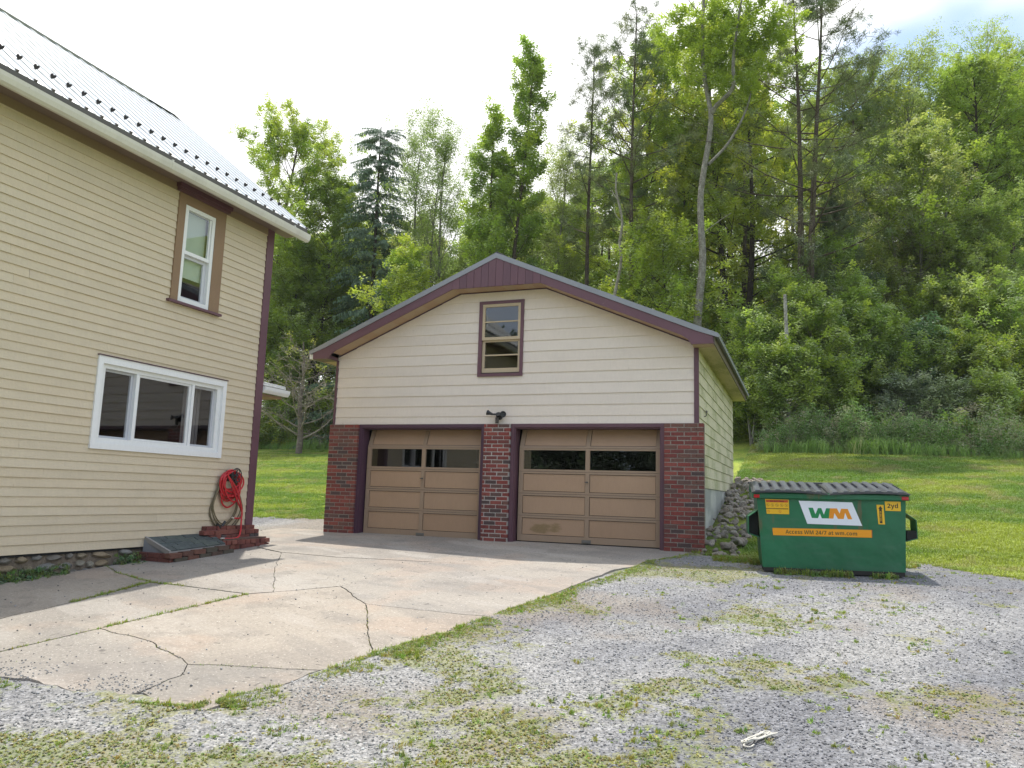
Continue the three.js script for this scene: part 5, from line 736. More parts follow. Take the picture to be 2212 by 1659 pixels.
// ---------------------------------------------------------------- the trees one can tell apart, left to right
const T = [
  { name: 'maple_tree', label: 'round crowned green tree rising behind the metal house roof', px: 572, dist: 40, top: 285, crown: 9.0, base: 0.12, shape: 'round', limbs: 56, twigs: 14, sprays: 9, spread: 0.41, spray: 'leaf', tones: G.bright, bark: barkBrown, r: 0.26, angle: 0.2, rise: 0.9, seed: 21 },
  { name: 'maple_tree', label: 'lower leafy green tree between the round crown and the spruce', px: 668, dist: 38, top: 400, crown: 6.4, base: 0.06, shape: 'round', limbs: 54, twigs: 12, sprays: 9, spread: 0.40, spray: 'leaf', tones: G.mid, bark: barkDark, r: 0.2, angle: 0.2, rise: 0.8, seed: 22 },
  { name: 'spruce_tree', label: 'tall dark blue green spruce with a pointed tip and drooping branches', px: 778, dist: 36, top: 268, crown: 4.9, base: 0.05, shape: 'cone', limbs: 125, twigs: 5, sprays: 5, spread: 0.2, spray: 'frond', frond: true, tones: G.spruce, bark: barkDark, r: 0.2, angle: -0.18, rise: 0.42, sag: -0.5, wobble: 0.003, size: 0.85, inner: 0.12, seed: 23, twigWood: false },
  { name: 'birch_tree', label: 'pale feathery green tree standing right of the spruce', px: 905, dist: 36, top: 290, crown: 7.6, base: 0.1, shape: 'oval', limbs: 74, twigs: 8, sprays: 9, spread: 0.36, spray: 'small', tones: G.pale, bark: barkGrey, r: 0.13, angle: 0.75, rise: 0.4, trunks: [{ dx: -0.9, dz: 0, k: 1, lk: 0.5 }, { dx: 1.0, dz: 0.3, k: 0.98, lk: 0.5 }, { dx: 0.2, dz: -0.4, k: 0.9, lk: 0.3 }], seed: 24 },
  { name: 'maple_tree', label: 'tall two stemmed bright green maple behind the garage peak', px: 1075, dist: 31, top: 108, crown: 4.6, base: 0.1, shape: 'column', limbs: 80, twigs: 8, sprays: 9, spread: 0.36, spray: 'leaf', tones: G.fresh, bark: barkBrown, r: 0.14, angle: 0.62, rise: 0.45, trunks: [{ dx: 0.75, dz: 0, k: 1, lk: 0.55, ck: 0.72 }, { dx: -0.85, dz: 0.2, k: 0.83, lk: 0.48, ck: 0.72 }, { dx: -0.2, dz: -0.4, k: 0.7, lk: 0.3, ck: 0.9 }], wobble: 0.012, seed: 25 },
  { name: 'pine_tree', label: 'thin dark pine with a sparse tuft top left of the taller pine', px: 1262, dist: 33, top: 98, crown: 3.4, base: 0.42, shape: 'oval', limbs: 45, twigs: 7, sprays: 4, spread: 0.3, spray: 'pine', tones: G.pine, bark: barkBrown, r: 0.15, angle: 0.3, rise: 0.45, wobble: 0.006, size: 1.25, seed: 26, bare: 0.3 },
  { name: 'pine_tree', label: 'taller slender pine with a long bare trunk above the garage roof', px: 1362, dist: 30, top: 22, crown: 4.4, base: 0.40, shape: 'oval', limbs: 48, twigs: 7, sprays: 4, spread: 0.3, spray: 'pine', tones: G.pine, bark: barkBrown, r: 0.16, angle: 0.3, rise: 0.5, wobble: 0.006, size: 1.3, bare: 0.3, seed: 27 },
  { name: 'maple_tree', label: 'bright yellow green maple filling the gap behind the slender pine', px: 1400, dist: 36, top: 88, crown: 7.2, base: 0.07, shape: 'round', limbs: 75, twigs: 9, sprays: 9, spread: 0.48, spray: 'leaf', tones: G.bright, bark: barkDark, r: 0.22, angle: 0.3, rise: 0.7, seed: 28 },
  { name: 'oak_tree', label: 'twin dark trunked tree with yellow lit leaves right of the grey trunk', px: 1592, dist: 33, top: 55, crown: 7.6, base: 0.2, shape: 'round', limbs: 78, twigs: 9, sprays: 9, spread: 0.50, spray: 'leaf', tones: G.yellow.concat(G.mid), bark: barkDark, r: 0.2, angle: 0.2, rise: 0.7, trunks: [{ dx: -0.5, dz: 0, k: 1, lk: 0.6, x0: -0.3 }, { dx: 0.7, dz: 0.3, k: 0.9, lk: 0.5, x0: 0.28 }], seed: 29 },
  { name: 'pine_tree', label: 'large dark pine with twin stems and wide wind swept boughs at right', px: 1738, dist: 29, top: -35, crown: 7.4, base: 0.2, shape: 'oval', limbs: 67, twigs: 8, sprays: 5, spread: 0.36, spray: 'pine', tones: G.pine, bark: barkBrown, r: 0.2, angle: 0.2, rise: 0.35, blow: 0.35, trunks: [{ dx: 0.1, dz: 0, k: 0.97, lk: 0.5, ck: 0.8 }, { dx: 1.0, dz: 0.2, k: 1, lk: 0.7 }], size: 1.35, bare: 0.35, wobble: 0.006, seed: 30 },
  { name: 'ash_tree', label: 'dull green tree on the slope just right of the large pine', px: 1862, dist: 41, top: 165, crown: 7.6, base: 0.1, shape: 'round', limbs: 64, twigs: 9, sprays: 8, spread: 0.50, spray: 'leaf', tones: G.mid.concat(G.olive), bark: barkBrown, r: 0.2, angle: 0.3, rise: 0.6, seed: 31 },
  { name: 'ash_tree', label: 'grey green airy tree standing high on the slope at right', px: 2000, dist: 43, top: 128, crown: 8.2, base: 0.12, shape: 'round', limbs: 67, twigs: 9, sprays: 7, spread: 0.45, spray: 'small', tones: G.grey, bark: barkGrey, r: 0.2, angle: 0.35, rise: 0.6, size: 1.25, seed: 32 },
  { name: 'ash_tree', label: 'pale grey green tree top behind the right hand crowns', px: 2185, dist: 52, top: 80, crown: 8.4, base: 0.12, shape: 'round', limbs: 62, twigs: 8, sprays: 6, spread: 0.5, spray: 'small', tones: G.grey.concat(G.fresh), bark: barkGrey, r: 0.2, angle: 0.4, rise: 0.6, size: 1.3, seed: 33 },
  { name: 'maple_tree', label: 'bright green round crowned tree at the right edge of the slope', px: 2150, dist: 40, top: 135, crown: 7.0, base: 0.2, shape: 'round', limbs: 62, twigs: 9, sprays: 8, spread: 0.48, spray: 'leaf', tones: G.fresh.concat(G.mid), bark: barkDark, r: 0.2, angle: 0.3, rise: 0.6, seed: 34 },
  { name: 'ash_tree', label: 'dark shaded tree with pale stems in the middle of the right slope', px: 1975, dist: 34, top: 300, crown: 6.2, base: 0.25, shape: 'round', limbs: 48, twigs: 8, sprays: 7, spread: 0.48, spray: 'leaf', tones: G.olive.concat(G.mid), bark: barkGrey, r: 0.11, angle: 0.35, rise: 0.6, trunks: [{ dx: -0.6, dz: 0, k: 1, lk: 0.5 }, { dx: 0.5, dz: 0.2, k: 0.94, lk: 0.5, x0: 0.4 }, { dx: 1.0, dz: 0.2, k: 0.85, lk: 0.4, x0: 0.7 }], seed: 35 },
  { name: 'maple_tree', label: 'yellow green young maple low behind the left roof slope of the garage', px: 860, dist: 31, top: 545, crown: 4.2, base: 0.1, shape: 'round', limbs: 40, twigs: 8, sprays: 7, spread: 0.36, spray: 'leaf', tones: G.bright, bark: barkBrown, r: 0.09, angle: 0.4, rise: 0.5, seed: 36 },
  { name: 'beech_tree', label: 'olive grey sparse tree between the two stemmed maple and the pines', px: 1195, dist: 38, top: 335, crown: 6.4, base: 0.08, shape: 'oval', limbs: 67, twigs: 8, sprays: 10, spread: 0.42, spray: 'small', tones: G.olive.concat(G.grey), bark: barkGrey, r: 0.13, angle: 0.6, rise: 0.4, seed: 37 },
  { name: 'maple_tree', label: 'dark green tree directly behind the house corner board', px: 600, dist: 38, top: 540, crown: 5.0, base: 0.08, shape: 'round', limbs: 45, twigs: 8, sprays: 8, spread: 0.40, spray: 'leaf', tones: G.mid, bark: barkDark, r: 0.14, angle: 0.3, rise: 0.6, seed: 38 },
  { name: 'maple_tree', label: 'yellow green undergrowth tree behind the right roof slope of the garage', px: 1440, dist: 28, top: 500, crown: 5.4, base: 0.05, shape: 'round', limbs: 51, twigs: 8, sprays: 7, spread: 0.43, spray: 'leaf', tones: G.bright.concat(G.mid), bark: barkDark, r: 0.1, angle: 0.3, rise: 0.5, seed: 39 },
  { name: 'maple_tree', label: 'slim tree with yellow lit leaves left of the grey trunk', px: 1470, dist: 34, top: 235, crown: 5.4, base: 0.12, shape: 'oval', limbs: 54, twigs: 8, sprays: 8, spread: 0.46, spray: 'leaf', tones: G.yellow.concat(G.fresh), bark: barkDark, r: 0.12, angle: 0.4, rise: 0.5, seed: 40 },
  { name: 'pine_tree', label: 'shaded dark green evergreen low under the large pine', px: 1820, dist: 31, top: 420, crown: 5.0, base: 0.08, shape: 'cone', limbs: 59, twigs: 7, sprays: 6, spread: 0.36, spray: 'pine', tones: G.spruce.concat(G.pine), bark: barkDark, r: 0.12, angle: 0.05, rise: 0.5, size: 1.3, seed: 41 },
];
for (const s of T) makeTree(s);

// hit the terrain along a photograph ray (used to stand things where the photo shows their foot)
function footAt(px, py) { const d = rayDir(px, py); for (let t = 3; t < 90; t += 0.05) { const x = CAM.x + d.x * t, y = CAM.y + d.y * t, z = CAM.z + d.z * t; if (y < bank(x, z)) return [x, z]; } return away(px, 30); }
const P3 = (px, py, dist) => { const [x, z, y] = away(px, dist, py); return new THREE.Vector3(x, y, z); };
{ // the grey trunk that leans and forks
  const D = 26.5, src = (x, y) => [(1500 + x / 1.844) / 1.35624, y / 1.844 / 1.35624], pts = [[1000, 1760], [1010, 1640], [1030, 1400], [1020, 1200], [1020, 1050], [1040, 900], [1065, 750], [1075, 620], [1050, 480], [1030, 300], [1035, 0], [1040, -160]].map(([x, y]) => P3(...src(x, y), D));
  const foot = pts[0].clone(); foot.y = bank(foot.x, foot.z) - 0.2; const all = [foot, ...pts], t = thing('grey_tree', 'tall pale grey trunk leaning and forking above the right side of the garage roof', 'tree', [foot.x, foot.y, foot.z]);
  const L = (a) => a.map((p) => p.clone().sub(foot)), br = [
    [[1075, 620], [1100, 575], [1135, 540], [1190, 480], [1195, 330], [1215, 150], [1240, 0], [1262, -140]], [[1060, 890], [1110, 840], [1160, 785], [1240, 650], [1282, 540], [1300, 430], [1335, 250]],
    [[1032, 90], [985, 40], [940, -20]], [[1232, 110], [1290, 60], [1370, 20], [1440, -30]], [[1036, 60], [1070, -40], [1120, -140]], [[1050, 480], [980, 430], [930, 400]], [[1195, 330], [1240, 260], [1320, 170]], [[1045, 1250], [1110, 1200], [1185, 1150]],
  ].map((b, i) => b.map(([x, y], k) => P3(...src(x, y), D + (i % 2 ? 1 : -1) * k * 0.12)));
  mesh('trunk', [taperTube(L(all), 0.185, 0.045, 10, 4, 0.9)], bark(0.31, 0.295, 0.27), t);
  br.forEach((b, i) => mesh('limb', [taperTube(L(b), [0.09, 0.06, 0.03, 0.03, 0.03, 0.025, 0.03, 0.02][i], 0.012, 7, 4)], bark(0.28, 0.27, 0.245), t));
  const r = rng(44), list = []; const spots = [[960, 150, 1.1], [985, 260, 0.9], [1120, 120, 1.2], [1180, 220, 1.0], [1120, 330, 0.9], [1280, 190, 1.2], [1350, 260, 1.1], [1000, 380, 0.8], [1250, 60, 1.1], [1330, 120, 1.1], [1150, 30, 1.2], [1080, 200, 0.9], [1400, 180, 1.0], [930, 230, 0.7], [1300, 360, 0.9], [1210, 420, 0.8]];
  for (const [x, y, s] of spots) for (let k = 0; k < 15; k++) { const q = P3(...src(x, y), D).add(new THREE.Vector3(gauss(r), gauss(r), gauss(r)).multiplyScalar(s * 0.95)).sub(foot), c0 = new THREE.Vector3(gauss(r), gauss(r), gauss(r)).multiplyScalar(0.25); const tone = mixc(G.bright[0], G.mid[0], r()); for (let j = 0; j < 7; j++) list.push([q.x + c0.x + gauss(r) * 0.25, q.y + c0.y + gauss(r) * 0.2, q.z + gauss(r) * 0.3, rr(r, -0.6, 0.6), r() * 6.28, rr(r, -0.6, 0.6), 0.9, 0.9, 0.9, ...tone]); }
  copies('crown', SPRAY.leaf, leafMat, list, t); TOTAL += list.length;
}
{ // dead snag
  const D = 27, src = (x, y) => [(1500 + x / 1.844) / 1.35624, y / 1.844 / 1.35624], pts = [[548, 1660], [555, 1590], [590, 1400], [580, 1320], [596, 1200], [572, 1080], [560, 1020], [566, 935]].map(([x, y]) => P3(...src(x, y), D)), foot = pts[0].clone(); foot.y = bank(foot.x, foot.z) - 0.2;
  const t = thing('dead_trunk', 'crooked bare dead trunk with peeling pale bark left of the slender pine', 'dead tree', [foot.x, foot.y, foot.z]), L = (a) => a.map((p) => p.clone().sub(foot)); mesh('trunk', [taperTube(L([foot, ...pts]), 0.1, 0.035, 7, 4)], bark(0.36, 0.34, 0.29), t);
  mesh('stub', [taperTube(L([[572, 1080], [550, 1050], [540, 1025]].map(([x, y]) => P3(...src(x, y), D))), 0.03, 0.012, 5, 3), taperTube(L([[596, 1200], [560, 1160], [552, 1090]].map(([x, y]) => P3(...src(x, y), D))), 0.02, 0.008, 5, 3)], bark(0.48, 0.46, 0.4), t);
  const f2 = P3(1698, 690, 25), t2 = thing('dead_trunk', 'short whitish broken trunk standing among the saplings', 'dead tree', [f2.x, bank(f2.x, f2.z) - 0.1, f2.z]), top = P3(1697, 636, 25).y - t2.position.y; mesh('trunk', [taperTube([new THREE.Vector3(0, 0, 0), new THREE.Vector3(0.02, top * 0.5, 0), new THREE.Vector3(-0.02, top, 0)], 0.09, 0.05, 7, 3)], bark(0.46, 0.45, 0.43), t2);
}
{ // the nearly leafless small tree in the gap
  const r = rng(55), [x, z] = footAt(645, 980), D = Math.hypot(x - CAM.x, z - CAM.z), y = bank(x, z), H = P3(640, 735, D).y - y, t = thing('bare_tree', 'small nearly leafless tree with pale tangled branches between house and garage', 'tree', [x, y - 0.05, z]);
  const cv = new THREE.CatmullRomCurve3([[0, 0, 0], [0.02, 0.2, 0], [-0.03, 0.45, 0.02], [-0.02, 0.7, 0], [-0.06, 1, 0.02]].map(([a, b, c]) => new THREE.Vector3(a * H * 0.3, b * H, c * H)));
  mesh('trunk', [taperTube(cv.getPoints(8), 0.14, 0.025, 8, 2)], bark(0.26, 0.22, 0.19), t); const list = [];
  for (let i = 0; i < 26; i++) {
    const q = lerp(0.17, 0.95, i / 26), o = cv.getPoint(q), az = i * 2.4 + rr(r, -0.4, 0.4), len = H * (0.62 - 0.42 * q) * rr(r, 0.7, 1.1), el = rr(r, 0.15, 0.55), d = new THREE.Vector3(Math.cos(az) * Math.cos(el), Math.sin(el), Math.sin(az) * Math.cos(el)), pts = [o]; let p = o.clone(); const dd = d.clone(); const g = [];
    for (let k = 0; k < 6; k++) { dd.add(new THREE.Vector3(gauss(r) * 0.35, 0.05 + gauss(r) * 0.22 - (k > 3 ? 0.12 : 0), gauss(r) * 0.35)).normalize(); p = p.clone().addScaledVector(dd, len / 6); pts.push(p); }
    g.push(taperTube(pts, 0.042 * (1.2 - q), 0.009, 5, 2));
    for (let k = 2; k < 7; k++) for (let m = 0; m < 2; m++) { const a = pts[k], e2 = dd.clone().multiplyScalar(0.5).add(new THREE.Vector3(gauss(r), gauss(r) * 0.7 + 0.15, gauss(r))).normalize(), b = a.clone().addScaledVector(e2, len * 0.18), c = b.clone().addScaledVector(e2.add(new THREE.Vector3(gauss(r) * 0.5, 0.1, gauss(r) * 0.5)).normalize(), len * 0.16); g.push(taperTube([a, b, c], 0.011, 0.006, 4, 2)); for (let w = 0; w < 2; w++) { const e3 = new THREE.Vector3(gauss(r), gauss(r), gauss(r)).normalize(); g.push(taperTube([b, b.clone().addScaledVector(e3, len * 0.12)], 0.009, 0.005, 3, 1)); } if (q > 0.45 && r() < 0.35) for (let w = 0; w < 2; w++) list.push([c.x + gauss(r) * 0.1, c.y + gauss(r) * 0.1, c.z + gauss(r) * 0.1, 0, r() * 6, 0, 0.8, 0.8, 0.8, ...G.yellow[(r() * 3) | 0]]); }
    mesh('limb', g, barkTwig, t);
  }
  copies('crown', SPRAY.small, leafMat, list, t);
}
// saplings and shrubs along the edge of the lawn
const sap = (px, top, d0, crown, label, tones, seed, o = {}) => makeTree({ name: o.name || 'sapling', label, cat: o.cat || 'sapling', px, top, dist: d0 + 2.6, crown, base: 0.18, shape: 'oval', jit: 1, limbs: 34, twigs: 7, sprays: 5, spread: 0.27, spray: 'leaf', size: 0.85, tones, bark: barkGrey, r: 0.05, angle: 0.45, rise: 0.5, wobble: 0.03, seed, ...o });
sap(1625, 690, 23.5, 2.6, 'leftmost leafy sapling beside the garage eave', G.fresh, 61, { trunks: [{ dx: -0.2, dz: 0, k: 1 }, { dx: 0.4, dz: 0.2, k: 0.86 }] });
sap(1700, 600, 25, 2.9, 'taller sapling with a pointed top behind the leftmost one', G.fresh, 62);
sap(1768, 640, 24, 2.8, 'dense sapling in the middle of the clump', G.fresh.concat(G.mid), 63, { trunks: [{ dx: 0, dz: 0, k: 1 }, { dx: 0.5, dz: 0.2, k: 0.9 }] });
sap(1812, 515, 27, 3.0, 'tallest sapling of the clump reaching up the slope', G.fresh, 64);
sap(1872, 600, 25.5, 2.8, 'broad sapling right of the tallest one', G.fresh.concat(G.mid), 65, { trunks: [{ dx: 0, dz: 0, k: 1 }, { dx: -0.5, dz: 0.2, k: 0.85 }] });
sap(1930, 690, 25, 2.2, 'rightmost sapling of the clump with arching leafy shoots', G.fresh, 66);
sap(1690, 780, 22.6, 2.4, 'low sapling with pale stems in front of the clump', G.fresh.concat(G.mid), 67, { base: 0.3, trunks: [{ dx: 0, dz: 0, k: 1 }, { dx: 0.35, dz: 0, k: 0.95 }, { dx: -0.3, dz: 0.2, k: 0.9 }] });
sap(1800, 790, 23.2, 2.4, 'low leafy sapling at the foot of the clump', G.fresh.concat(G.mid), 68, { base: 0.25 });
const bush = (px, top, d0, crown, label, tones, seed, o = {}) => makeTree({ name: 'shrub', label, cat: 'shrub', px, top, dist: d0 + 2.6, crown, base: 0.04, shape: 'round', jit: 1, limbs: 38, twigs: 7, sprays: 6, spread: 0.28, spray: 'leaf', size: 0.85, twigWood: false, tones, bark: barkBrown, r: 0.04, angle: 0.35, rise: 0.7, wobble: 0.04, seed, ...o });
bush(2005, 460, 33, 3.6, 'pale yellowish feathery shrub high on the slope', [[0.30, 0.29, 0.12], [0.24, 0.25, 0.10], [0.18, 0.21, 0.08]], 71, { spray: 'small', size: 1.2 });
bush(2085, 520, 32, 3.6, 'mid green shrub right of the pale yellowish one', G.fresh.concat(G.grey), 72);
bush(2165, 455, 31, 4.6, 'large grey green shrub at the right edge of the photo', G.grey.concat(G.fresh), 73, { limbs: 64 });
bush(1935, 520, 34, 4.0, 'dull dark shrub left of the pale yellowish one', G.mid.concat(G.olive), 74);
bush(2040, 640, 28.5, 3.6, 'dark leafy shrub halfway up the slope', G.mid, 75);
bush(2120, 640, 28, 3.6, 'leafy shrub with light tips below the large grey green one', G.grey.concat(G.mid), 76, { limbs: 56 });
bush(2195, 650, 27.5, 3.6, 'bright green shrub low at the right edge', G.fresh, 77, { limbs: 56 });
bush(1995, 740, 26.5, 3.0, 'blue green shaded shrub right of the sapling clump', [[0.12, 0.22, 0.09], [0.16, 0.29, 0.10]], 78, { size: 1.1 });
bush(2075, 750, 26, 2.8, 'shrub with layered drooping leaves above the weeds', G.fresh.concat(G.mid), 79);
bush(2150, 760, 26, 2.8, 'tangled shrub with pale forked stems', G.mid.concat(G.yellow), 80, { bark: barkPale });
bush(1965, 840, 24.5, 2.0, 'low silvery leaved bush at the edge of the weeds', [[0.36, 0.42, 0.24], [0.28, 0.36, 0.17], [0.20, 0.28, 0.11]], 81, { size: 0.75 });
bush(2055, 855, 24.2, 2.0, 'low pale bush beside the silvery leaved one', [[0.32, 0.38, 0.18], [0.24, 0.33, 0.12]], 82, { size: 0.75 });
bush(2150, 855, 24, 2.2, 'low spreading bush at the right foot of the slope', G.fresh.concat(G.grey), 83);
bush(592, 860, 36.5, 2.6, 'bright leafy bush just right of the house corner', G.fresh.concat(G.grey), 84);
bush(700, 870, 36, 2.8, 'leafy bush behind the bare tree beside the garage', G.fresh.concat(G.mid), 85);
bush(1640, 840, 24.5, 2.2, 'shaded bush behind the rear corner of the garage', G.mid, 86);

// ---------------------------------------------------------------- masses nobody could count
{ // the wood on the hillside
  const r = rng(303), cap = [[300, 520], [470, 500], [600, 430], [720, 430], [800, 470], [960, 410], [1100, 380], [1180, 385], [1260, 330], [1380, 200], [1500, 150], [1620, 130], [1760, 180], [1880, 200], [2000, 170], [2100, 150], [2212, 100], [2500, 90]];
  const capAt = (px) => { for (let i = 0; i < cap.length - 1; i++) if (px <= cap[i + 1][0]) return lerp(cap[i][1], cap[i + 1][1], clamp((px - cap[i][0]) / (cap[i + 1][0] - cap[i][0]))); return 90; };
  const far = sub('far_wood', scene); far.name = numbered('far_wood'); stuff(far); far.userData.label = 'mixed spring wood covering the hillside behind the garage'; far.userData.category = 'wood';
  const list = [], wood = [];
  for (let i = 0; i < 150; i++) {
    const px = rr(r, 380, 2420), dist = 40 + 42 * Math.pow(r(), 1.2), [x, z] = away(px, dist), y = terrain(x, z) - 0.2, top = away(px, dist, capAt(px) + rr(r, 0, 130))[2], H = clamp(top - y, 4, 19), W = rr(r, 1.8, 3.2), th = r();
    const tone = [G.olive, G.mid, G.pale, G.bright, G.grey, G.yellow][(r() * 6) | 0]; wood.push(taperTube([new THREE.Vector3(x, y, z), new THREE.Vector3(x + rr(r, -0.3, 0.3), y + H * 0.5, z), new THREE.Vector3(x + rr(r, -0.6, 0.6), y + H * 0.96, z)], 0.16, 0.03, 5, 2));
    for (let c = 0; c < 34; c++) { const q = lerp(0.12, 1, Math.sqrt(r())), rad = W * Math.sqrt(Math.max(0.05, 1 - Math.pow(q * 1.6 - 0.7, 2))) * rr(r, 0.3, 1), a = r() * 6.28, cx = x + Math.cos(a) * rad, cz = z + Math.sin(a) * rad, cy = y + H * q, tn = tone[(r() * tone.length) | 0]; for (let k = 0; k < 15; k++) { const s = rr(r, 1.3, 2.1), b = rr(r, 0.75, 1.2); list.push([cx + gauss(r) * 0.55, cy + gauss(r) * 0.45, cz + gauss(r) * 0.55, rr(r, -0.6, 0.6), r() * 6.28, rr(r, -0.6, 0.6), s, s, s, tn[0] * b, tn[1] * b, tn[2] * b]); } }
    void th;
  }
  mesh('trunk', wood, barkBrown, far); copies('crown', SPRAY.leaf, leafMat, list, far); TOTAL += list.length;
}
{ // brush between the trunks and along the foot of the wood
  const r = rng(304), list = [];
  for (let i = 0; i < 1250; i++) {
    const gap = i >= 950, px = gap ? rr(r, 1080, 1830) : rr(r, 430, 2400), dist = gap ? rr(r, 38, 56) : px > 1580 ? 28.5 + 15 * Math.pow(r(), 1.3) : px < 780 ? 36 + 9 * Math.pow(r(), 1.3) : 29.5 + 12 * Math.pow(r(), 1.3), [x, z] = away(px, dist), y = bank(x, z); if (inGarage(x, z, -1.5)) continue;
    const tall = gap ? rr(r, 2, 6) : rr(r, 0.3, 2.2), tn = [G.mid, G.olive, G.yellow, G.fresh, G.bright][(r() * 5) | 0];
    for (let k = 0; k < 26; k++) { const s = rr(r, 0.8, 1.3) * (gap ? 1.7 : 1), t = tn[(r() * tn.length) | 0], b = rr(r, 0.7, 1.2); list.push([x + gauss(r) * (gap ? 0.8 : 0.5), y + tall * Math.pow(r(), 0.7) + 0.05, z + gauss(r) * 0.5, rr(r, -0.6, 0.6), r() * 6.28, rr(r, -0.6, 0.6), s, s, s, t[0] * b, t[1] * b, t[2] * b]); }
  }
  const o = copies('brush', SPRAY.leaf, leafMat, list); o.userData.label = 'leafy brush and undergrowth at the foot of the wood'; TOTAL += list.length;
}
{ // trees beyond the camera, mirrored in the right hand garage door panes
  const r = rng(305), list = []; for (let i = 0; i < 26; i++) { const x = -27 + i * 1.35 + rr(r, -1, 1), z = 30 + rr(r, -3, 4), H = rr(r, 8, 12); for (let c = 0; c < 90; c++) { const q = r() * 0.97, a = r() * 6.28, w = rr(r, 0.4, 2.4) * (1.1 - 0.6 * q); for (let k = 0; k < 9; k++) { const s = rr(r, 2.2, 3.4); list.push([x + Math.cos(a) * w + gauss(r) * 0.5, -0.06 * z + H * q + gauss(r) * 0.5, z + Math.sin(a) * w + gauss(r) * 0.5, rr(r, -0.6, 0.6), r() * 6.28, 0, s, s, s, ...G.spruce[(r() * 3) | 0]]); } } }
  const o = copies('tree_row', SPRAY.leaf, leafMat, list); o.userData.label = 'dark row of trees across the road seen only as a reflection in the door glass';
}
// grass
const tuftA = grassTuft(81, 16, 0.062, 0.0035, 0.055), tuftB = grassTuft(82, 14, 0.42, 0.006, 0.09), tuftC = grassTuft(83, 12, 0.075, 0.004, 0.03), rosette = leafSpray(84, 9, 0.03, 0.05, 0.15);
const grassMat = new THREE.MeshPhysicalMaterial({ color: 0xffffff, roughness: 0.9, transmission: 0.45, thickness: 0, side: THREE.DoubleSide });
{
  const r = rng(306), list = [];
  const lawnTone = (x, z) => { const a = fbm(x * 0.5, z * 0.8, 4, 601), b = fbm(x * 2.2, z * 2.2, 3, 602); let c = mixc([0.17, 0.30, 0.025], [0.38, 0.45, 0.05], sstep(0.32, 0.68, a + 0.10 * Math.sin(z * 5.7 + x * 0.5 + 2 * a))); return mixc(c, [0.42, 0.37, 0.15], 0.6 * sstep(0.58, 0.75, b)); };
  const put = (x, z) => { if (z > gravelEdge(x) + 0.12 * gauss(r) || inGarage(x, z, -0.06)) return; if (x > 0 && x < 0.66 && z < 0.35 && z > -6.9) return; const s = rr(r, 0.7, 1.3), c = lawnTone(x, z), b = rr(r, 0.75, 1.2); list.push([x, bank(x, z) - 0.03, z, 0, r() * 6.28, 0, s * 1.25, s, s * 1.25, c[0] * b, c[1] * b, c[2] * b]); };
  for (let i = 0; i < 62000; i++) put(rr(r, 0.05, 10.5), 1.2 - 15.4 * Math.pow(r(), 1.25));
  for (let i = 0; i < 34000; i++) put(rr(r, -20, -6.4), -0.9 - 18 * Math.pow(r(), 1.2));
  const o = copies('lawn_grass', tuftA, grassMat, list); o.userData.label = 'mown sunlit lawn behind the garage and dumpster'; TOTAL += list.length;
}
{
  const r = rng(307), list = [];
  for (let i = 0; i < 2300; i++) { const left = r() < 0.5, x = left ? rr(r, -22, -8) : rr(r, 0.5, 12), z0 = left ? -16.2 : -11.1 + 0.12 * (x - 4), z = z0 - Math.abs(gauss(r)) * 1.5 - 0.2 * vnoise(x * 1.5, 1, 5); const s = rr(r, 0.5, 1.3) * (0.5 + 0.8 * vnoise(x * 0.8, z * 0.8, 9)), c = mixc(mixc([0.2, 0.36, 0.05], [0.44, 0.42, 0.2], r() * r() * r()), [0.26, 0.42, 0.09], r()); list.push([x, bank(x, z) - 0.05, z, rr(r, -0.1, 0.1), r() * 6.28, rr(r, -0.1, 0.1), s, s, s, ...c]); }
  const o = copies('tall_grass', tuftB, grassMat, list); o.userData.label = 'rough tall grass and weeds between the lawn and the wood'; TOTAL += list.length;
  const l2 = []; for (let i = 0; i < 1500; i++) { const x = rr(r, 0.3, 12.5), pz = vnoise(x * 0.9, 4, 12), z = -11.3 + 0.12 * (x - 4) - 0.6 * pz - Math.abs(gauss(r)) * 1.0, y = bank(x, z); if (pz < 0.3 + 0.25 * r()) continue; const c = [[0.40, 0.35, 0.22], [0.24, 0.42, 0.09], [0.46, 0.48, 0.28], [0.2, 0.36, 0.07], [0.3, 0.46, 0.1], [0.16, 0.3, 0.06]][(r() * 6) | 0], tall = rr(r, 0.15, 0.6 + 1.1 * vnoise(x * 1.4, z * 1.4, 13)); for (let k = 0; k < 8; k++) l2.push([x + gauss(r) * 0.2, y + tall * r(), z + gauss(r) * 0.2, rr(r, -1, 1), r() * 6, 0, 0.7, 0.7, 0.7, ...c]); }
  const w = copies('weeds', SPRAY.small, leafMat, l2); w.userData.label = 'dry and leafy weeds at the foot of the slope'; TOTAL += l2.length;
}
